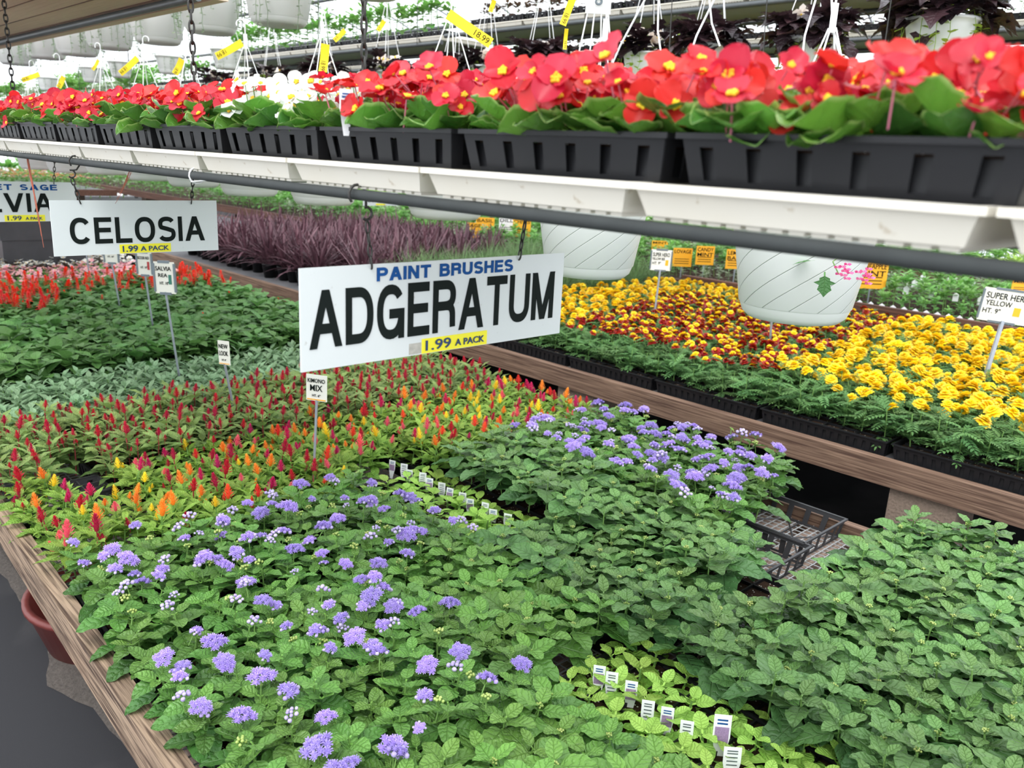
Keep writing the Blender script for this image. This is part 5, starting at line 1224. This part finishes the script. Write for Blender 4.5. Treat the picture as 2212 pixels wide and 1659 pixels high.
# ------------------------------------------------------------------ hanging baskets
def pot_prof(R, h): return [(0, 0), (R * .62, 0), (R * .70, .012), (R * .74, .03), (R * .745, .032), (R * .76, .034), (R * .90, h * .8), (R * .95, h - .012), (R * 1.02, h - .010), (R * 1.02, h), (R * .93, h), (R * .88, h * .8), (R * .70, .02), (0, .02)]
PM = {}
def potmesh(R, h, m):
    k = (round(R, 3), round(h, 3), m.name)
    if k not in PM: b = MB(); b.lathe(pot_prof(R, h), m, 44); PM[k] = b.mesh('pot')
    return PM[k]
def hanger_mesh(R, h, up, hooky=True, seed=0):
    b = MB()
    for k in range(4):
        a = .4 + k * math.pi / 2; b.tube([(R * .99 * math.cos(a), R * .99 * math.sin(a), h - .008), (R * .55 * math.cos(a), R * .55 * math.sin(a), h + up * .45), (.008 * math.cos(a), .008 * math.sin(a), h + up)], .0022, WIREW, 5)
    b.box(-.008, .008, -.0015, .0015, h + up - .01, h + up + .05, WIREW)
    b.tube([(0, 0, h + up + .045), (0, 0, h + up + .09)] + [(.018 - .018 * math.cos(q), 0, h + up + .09 + .018 * math.sin(q)) for q in np.linspace(.4, 3.6, 8)], .0026, WIREW, 5)
    return b
vine_r = R_(900)
def vines(m, n, R, h, drop, lw, r, spread=1.0, cl=0):
    b = MB()
    for k in range(n):
        a = r.uniform(0, 6.28); r0 = R * .95; pts = [(.3 * R * math.cos(a), .3 * R * math.sin(a), h - .01), (r0 * math.cos(a), r0 * math.sin(a), h + .02)]
        L = drop * r.uniform(.4, 1.1); ns_ = max(3, int(L / .03)); x, y, z = pts[-1][0] * 1.08, pts[-1][1] * 1.08, h
        for q in range(ns_): x += r.uniform(-.006, .006); y += r.uniform(-.006, .006); z -= L / ns_; pts.append((x, y, z))
        b.tube(pts, .0011, m, 4, False)
        for p in pts[1:]:
            for w in range(2): leaf(b, m, lw * r.uniform(.8, 1.2), lw, r.uniform(0, 6.28), r.uniform(-.5, .5), p, 'round', 3, 2, .2, .2, .1, r.random(), 0, 0, 0, r)
    return b
def crown(m, n, R, h, L, r, prof='star', up=.06, W=.75):
    b = MB()
    for k in range(n):
        a = r.uniform(0, 6.28); d = R * .75 * math.sqrt(r.random()); l = L * r.uniform(.7, 1.2)
        leaf(b, m, l, l * W, a + r.uniform(-.6, .6), r.uniform(-.6, .7), (d * math.cos(a), d * math.sin(a), h + r.uniform(0, up)), prof, 8, 4, r.uniform(.1, .8), .25, .2, r.random(), 0, 0, .03, r)
    return b
vset = {'silver': [vines(G['silver'], 26, .15, .2, .22, .014, vine_r).mesh('foliage') for _ in range(2)], 'lime': [vines(G['lime'], 13, .125, .15, .20, .024, vine_r).mesh('vine') for _ in range(3)],
        'dark': [crown(G['dark'], 64, .15, .15, .125, vine_r, up=.09).mesh('foliage') for _ in range(3)], 'green': [crown(G['herb'], 50, .14, .2, .05, vine_r, 'ovate').mesh('foliage') for _ in range(2)]}
def basket(x, y, zb, R, h, mat, up, label, group, content, seed, flowers=None):
    r = R_(seed); t = thing('hanging_basket', label, 'hanging basket', (x, y, zb), (0, 0, r.uniform(0, 6)), group)
    obj('pot', potmesh(R, h, mat), t); b = MB(); b.lathe([(0, h - .02), (R * .9, h - .02)], SOIL, 24); obj('potting_mix', b.mesh('potting_mix'), t)
    obj('hanger', hanger_mesh(R, h, up), t)
    for c in content:
        me = r.choice(vset[c]); o = obj('foliage' if c != 'lime' else 'trailing_vine', me, t, sc=R / (.15 if c in ('silver',) else .14 if c == 'green' else .125)); o.location.z = h - .2 * o.scale.x if c in ('silver', 'green') else h - .15 * o.scale.x
    for i in range(flowers[1] if flowers else 0):
        a = r.uniform(0, 6.28); d = R * r.uniform(.1, .9); obj('flower', r.choice(H[flowers[0]]), t, (d * math.cos(a), d * math.sin(a), h + r.uniform(.04, .10)), (r.uniform(-1, 1), r.uniform(-1, 1), 0), flowers[2])
    return t
# low row seen under the shelf
low = [(1.83, .965), (1.83, 1.60), (1.83, 2.28), (1.83, 2.92), (1.83, 3.56), (1.83, 4.2), (1.83, 4.85), (1.83, 5.5), (1.83, 6.2)]
ll = ['nearest white hanging pot with spiral grooves and a pink flower, below the shelf', 'second white hanging pot with spiral grooves, right of the big sign']
lowpx = [(1712, 684), (1270, 592), (963, 470), (700, 440), (541, 421), (420, 402), (327, 389), (237, 376), (150, 372), (85, 365)]
for i, (px, py) in enumerate(lowpx):
    R = .168; p = atx(px, py, 1.83)
    basket(1.83, p[1], p[2] - .002, R, .215, SPIRAL if i < 2 else GREYP, .42, ll[i] if i < 2 else 'pale hanging pot partly hidden under the shelf, in the row above the dark purple plants', None if i < 2 else 'pale hanging pots in the row under the shelf', ['green'], 40 + i, ('s_hot', 5, 1.3) if i == 0 else None)
o = bpy.data.objects
r = R_(61); p = atx(1862, 585, 1.80)
t = thing('trailing_verbena', 'pink flower sprig with dark leaf hanging over the nearest hanging pot', 'flower sprig', (1.70, p[1], p[2]))
b = MB()
for k in range(2):
    for q in range(9):
        a = q * 2.4; d = .013 * math.sqrt(q / 9 * 2); c0 = (-.01, -.012 - .045 * k, .006 - .004 * k)
        for w in range(5): leaf(b, P_['hot'], .009, .007, w * 1.256, .3, (c0[0], c0[1] + d * math.cos(a), c0[2] + d * math.sin(a)), 'round', 2, 2, .2, 0, 0, r.random(), 1.1, 0, 0, r)
obj('flower', b.mesh('flower'), t)
b = MB(); leaf(b, G['salv'], .045, .036, 3.9, -1.2, (-.01, .03, .0), 'star', 9, 4, .2, .1, .2, 0, 0, .1, 0, r); leaf(b, G['herb'], .04, .03, 2.0, -.2, (-.0, .06, .02), 'star', 9, 4, .2, .1, .2, 0, 0, .1, 0, r); b.tube([(.08, .02, .05), (.02, .03, .02), (-.01, 0, 0)], .0014, STEMG, 4); obj('leaf', b.mesh('leaf'), t)
# large pots in the upper left row
for i, px in enumerate((603, 455, 340, 235, 165, 95, 30)):
    p = atx(px, 60, 2.32); basket(2.32, p[1], .60 + .012 * (i % 2), .195, .24, GREYP, .4, 'large grey-white hanging pot with trailing silver vine in the upper left row', 'large grey-white pots of the upper left row', ['silver'], 70 + i)
for i, (px, y_) in enumerate(((800, 0), (50, 0))):
    p = atx(px, 10, 2.32); 
    if i == 0: basket(2.32, p[1], .66, .185, .22, GREYP, .4, 'grey-white hanging pot cut off by the top edge left of the price tag', None, ['silver'], 90 + i)
# small flowering pots beyond
for i, (px, py) in enumerate(((490, 150), (367, 160), (262, 168), (105, 196), (200, 178))):
    p = atx(px, py, 2.78); basket(2.78, p[1], p[2], .105, .13, WHITEP, .35, 'small white hanging pot in the upper left behind the big grey pots', 'small white pots of the upper left', ['silver'], 110 + i)
# dark-leaved begonia baskets
cl = [(2020, 125, .150), (1742, 160, .140), (1525, 167, .125), (1388, 178, .125), (1165, 185, .12), (1048, 195, .11), (985, 200, .11), (835, 200, .12), (700, 205, .12), (590, 210, .12), (470, 215, .12)]
for i, (px, py, R) in enumerate(cl):
    p = atx(px, py, 3.9); lab = ['white hanging pot of dark begonia with blush flowers and lime vine at the top right', 'white hanging pot of dark begonia, second from the right in the upper row', 'low round white hanging pot with one cream flower, third from the right'][i] if i < 3 else 'white hanging pot of dark-leaved begonia in the upper middle row'
    basket(3.9, p[1], p[2], R, .15, WHITEP, .5, lab, None if i < 3 else 'dark begonia pots of the upper middle row', ['dark', 'dark'] + (['lime'] if i != 2 else []), 130 + i, ('s_blush', 5 if i != 2 else 2, 3.6))
# yellow price tags
def price(px, py, x, ang, label, L=.13, w=.032, txt='18.99', rz=-.75):
    p = atx(px, py, x); t = thing('price_tag', label, 'price tag', tuple(p), (0, ang, 0)); t.rotation_euler = Matrix.Rotation(rz, 3, 'Z').to_4x4().to_euler()
    inner = Matrix.Rotation(rz, 4, 'Z') @ Matrix.Rotation(ang, 4, 'Y'); t.rotation_euler = inner.to_euler()
    b = MB(); n = 8; V = []
    for i in range(n + 1):
        u = i / n; yb = .01 * math.sin(u * 2.5)
        V += [(u * L, yb, -w / 2), (u * L, yb, w / 2)]
    b.add(V, [(2 * i, 2 * i + 2, 2 * i + 3, 2 * i + 1) for i in range(n)], YEL); solid(obj('band', b, t), .0008)
    lettering(t, txt, L * .62, L * .95, -w * .28, w * .28, .0045 - .006, INK, .0); return t
price(968, 30, 1.75, .52, 'yellow 18.99 price tag pointing right above the middle of the shelf', L=.155)
price(523, 92, 1.8, 2.65, 'yellow 18.99 price tag on the white pot at the upper left'); price(297, 125, 1.8, 2.45, 'yellow price tag hanging left of the tall chain'); price(393, 128, 1.8, 2.1, 'yellow price tag right beside the tall chain', L=.08)
price(85, 160, 1.8, 2.8, 'yellow price tag near the left edge, widest there'); price(137, 165, 1.8, 2.1, 'yellow price tag drooping near the left edge', L=.08)
price(703, 95, 1.8, 1.7, 'curled yellow price tag left of the tall chain by the white begonias', L=.10); price(1240, -10, 1.7, 1.9, 'yellow ribbon tag at the top beside the grey hook plate', L=.075, w=.018); price(1224, 62, 1.7, 1.6, 'small twisted yellow tag end above the red begonias', L=.05, w=.01)
price(212, 130, 1.9, 2.2, 'small yellow price tag at the upper left between two pots', L=.07, w=.02); price(830, 45, 2.3, 2.2, 'small yellow tag above the green shelf, middle one', L=.05, w=.02); price(745, 65, 2.0, 2.4, 'small yellow tag right of the tall chain', L=.06, w=.02); price(1068, 0, 2.6, 1.9, 'small yellow tag at the top edge', L=.05, w=.02)
# grey hook plate with strands
p = atx(1292, 20, 1.83); t = thing('hook_plate', 'grey plastic hook plate with strands above the second hanging pot', 'hanger', (1.83, p[1], p[2]), (0, 0, -.75))
b = MB(); V = [(-.028, .028), (.028, .028), (.034, .005), (.034, -.022), (-.034, -.022), (-.034, .005)]; V = [(x, -.002, z) for x, z in V] + [(x, .002, z) for x, z in V]
b.add([(x, y, z + .01) for x, y, z in V], [np.array([[5, 4, 3, 2, 1, 0]]), np.array([[6, 7, 8, 9, 10, 11]]), np.array([(i, (i + 1) % 6, 6 + (i + 1) % 6, 6 + i) for i in range(6)])], GREYP); b.tube([(.008 * math.cos(q), -.003, .02 + .008 * math.sin(q)) for q in np.linspace(0, 6.28, 12)], .003, DARKGREY, 5); obj('plate', b, t)
b = MB()
for k in range(4): x = -.028 + .0187 * k; b.tube([(x, 0, -.012), (x * 1.8, .0, -.15), (x * 3.6, .0, -.36)], .0024, GREYP, 5)
obj('strand', b, t)
for i, (pa, pb, lab) in enumerate((((1395, 0), (1300, 190), 'a'), ((1425, 0), (1430, 130), 'b'), ((1545, 0), (1480, 150), 'c'), ((1535, 0), (1555, 100), 'd'), ((1765, 0), (1730, 150), 'e'), ((1800, 0), (1815, 120), 'f'))):
    A = atx(*pa, 1.9); B = atx(*pb, 1.9); b = MB(); A2 = A + (A - B) * .3; m_ = (A + B) / 2 + np.array([0, .01, 0]); b.tube([A2, m_, B], .0028, WIREW, 6)
    tag(obj('hanger_strand', b.mesh('hanger_strand')), 'white plastic hanger strand crossing above the %s begonias' % ('middle red', 'middle red', 'nearest pack of red', 'nearest pack of red', 'right red', 'right red')[i], 'strand', 'hanger strands above the %s begonias' % ('middle', 'nearest', 'right')[i // 2])
for i, (pa, pb) in enumerate((((1657, 0), (1645, 165)), ((1925, 0), (1905, 140)), ((1452, 0), (1443, 160)))):
    A = atx(*pa, 2.8); B = atx(*pb, 2.8); b = MB(); b.tube([A + (A - B) * 1.5, B - (A - B) * .3], .002, CHAIN, 5); tag(obj('wire', b.mesh('wire')), ('thin dark wire between the round white pot and the dark begonia pot', 'thin dark wire left of the top right pot', 'thin dark wire left of the round white pot')[i], 'wire')

# ------------------------------------------------------------------ far hanging shelves
sh_ribs = {}
ss = R_(808)
def far_shelf(x, z, y0, y1, label, kinds, wid=.55, plants=True, tl='x', sc=1.15):
    t = thing('hanging_shelf', label, 'shelf', (x + wid / 2, (y0 + y1) / 2, z)); L = t.location
    for xx in (x + .004, x + wid - .024):
        b = MB(); b.tube([(xx - L[0], y0 - L[1], -.02), (xx - L[0], y1 - L[1], -.02)], .016, METAL, 8); obj('pipe', b.mesh('pipe'), t)
    b = MB(); b.box(-wid / 2 + .02, wid / 2 - .02, y0 - L[1], y1 - L[1], -.004, 0, GREYU)
    obj('deck', b, t)
    for yy in np.arange(y0 + .3, y1, 1.5):
        for xx in (x - .012, x + wid - .01):
            b = MB(); b.tube([(xx - L[0], yy - L[1], -.02), (xx - L[0], yy - L[1], 1.5)], .003, CHAIN, 4); obj('suspension_wire', b, t)
    n = int((y1 - y0) / .295)
    for k in range(n):
        yc = y0 + .15 + .295 * k
        if not inview(x, yc, z, 60): continue
        tag(obj('drip_tray', wt, None, (x + .25, yc, z + .003)), 'cream drip tray on %s' % tl, 'tray', 'cream drip trays on %s' % tl)
        tt = thing('cell_pack', 'black cell pack on %s' % tl, 'cell pack', (x + .10, yc, z + .0345), group='black cell packs on %s' % tl); solid(obj('pack', pkm, tt), .0014); obj('potting_mix', sbm, tt)
        for q in range(3):
            kd = kinds[int(k / 3) % len(kinds)]
            plant(kd, 'bedding_plant', '%s plant in a pack on %s' % ({'dark2': 'dark-leaved', 'herb': 'bright green', 'lime2': 'lime', 'herbs': 'pale green'}[kd], tl), 'plant', '%s plants on %s' % (kd, tl), x + .10 + ss.uniform(-.02, .02), yc - .09 + .09 * q, z + .063, (), sc=sc * ss.uniform(.85, 1.15), r=ss)
GREYU = plain('grey_green_corrugated', (.20, .20, .165), .7, var=.15, scale=4)
TM['dark2'] = [mesh_of(rosette(G['bronze'], .09, (.06, .03), .7, 5, (0, .8), r=R_(600 + i), nt=5, ns=3, side=3), 'foliage') for i in range(3)]
TM['lime2'] = [mesh_of(rosette(G['lime'], .09, (.07, .04), .8, 5, (0, .8), r=R_(610 + i), nt=5, ns=3, side=3), 'foliage') for i in range(3)]
far_shelf(4.35, .895, 1.6, 5.4, '', ['dark2'], tl='the high top shelf') ; 
far_shelf(4.40, .86, 5.5, 9.6, '', ['herb'], tl='the top left green shelf', sc=2.0)
far_shelf(5.75, .885, 1.4, 7.2, '', ['herb', 'dark2', 'dark2', 'lime2', 'dark2'], tl='the far right shelf')
far_shelf(5.75, .90, 8.0, 12.8, '', ['herb'], tl='the farthest middle shelf')
far_shelf(3.25, .30, 8.6, 15.4, '', ['herb', 'herbs', 'herb'], tl='the low far left shelf', sc=2.0)
far_shelf(4.40, .62, 9.9, 15.0, '', ['herb'], tl='the far left green shelf', sc=1.8)
sl = ['long high hanging shelf seen from below across the top', 'hanging shelf of bright green plants left of the yellow price tag', 'farther hanging shelf of dark and lime plants at the right', 'farthest hanging shelf behind the dark begonia pots', 'low far hanging shelf of pale green plants at the upper left', 'far hanging shelf of green plants above the low far left one']
for o_, l_ in zip([o for o in C.objects if o.name.startswith('hanging_shelf')][1:], sl): o_['label'] = l_
for i, (a_, z_) in enumerate(((3.4, 1.0), (5.2, 1.12))):
    b = MB(); b.tube([(a_, -1, z_), (a_, 14, z_)], .012 + .006 * i, METAL, 8)
    tag(obj('support_pipe', b.mesh('support_pipe')), ('dark pipe running above the dark begonia pots', 'thicker grey pipe running high above the brown bench')[i], 'pipe')
# a small leaning sprig rising from the back corner of the violet block
r = R_(63); t = thing('weed_sprig', 'thin upright sprig with small leaves at the back edge of the violet block', 'plant', (2.36, 1.40, SZ), (.1, .12, 0)); b = MB(); b.tube([(0, 0, 0), (.01, 0, .1), (.0, .01, .19)], .0015, STEMG, 5)
for k in range(6):
    for w in (0, math.pi): leaf(b, G['celm'], .028 - .002 * k, .015, k * 1.57 + w, .5, (.008, 0, .07 + k * .022), 'ovate', 5, 2, .3, .2, .3, .8, 0, 0, 0, r)
obj('foliage', b.mesh('foliage'), t)

# everything above was measured from the eye; stand it on a floor at height 0
for o in list(C.objects):
    if o.parent is None and o.type in ('MESH', 'EMPTY'): o.location.z += CZ
print('objects', len(C.objects), 'used', used, {k: len(v) for k, v in mg.items()})
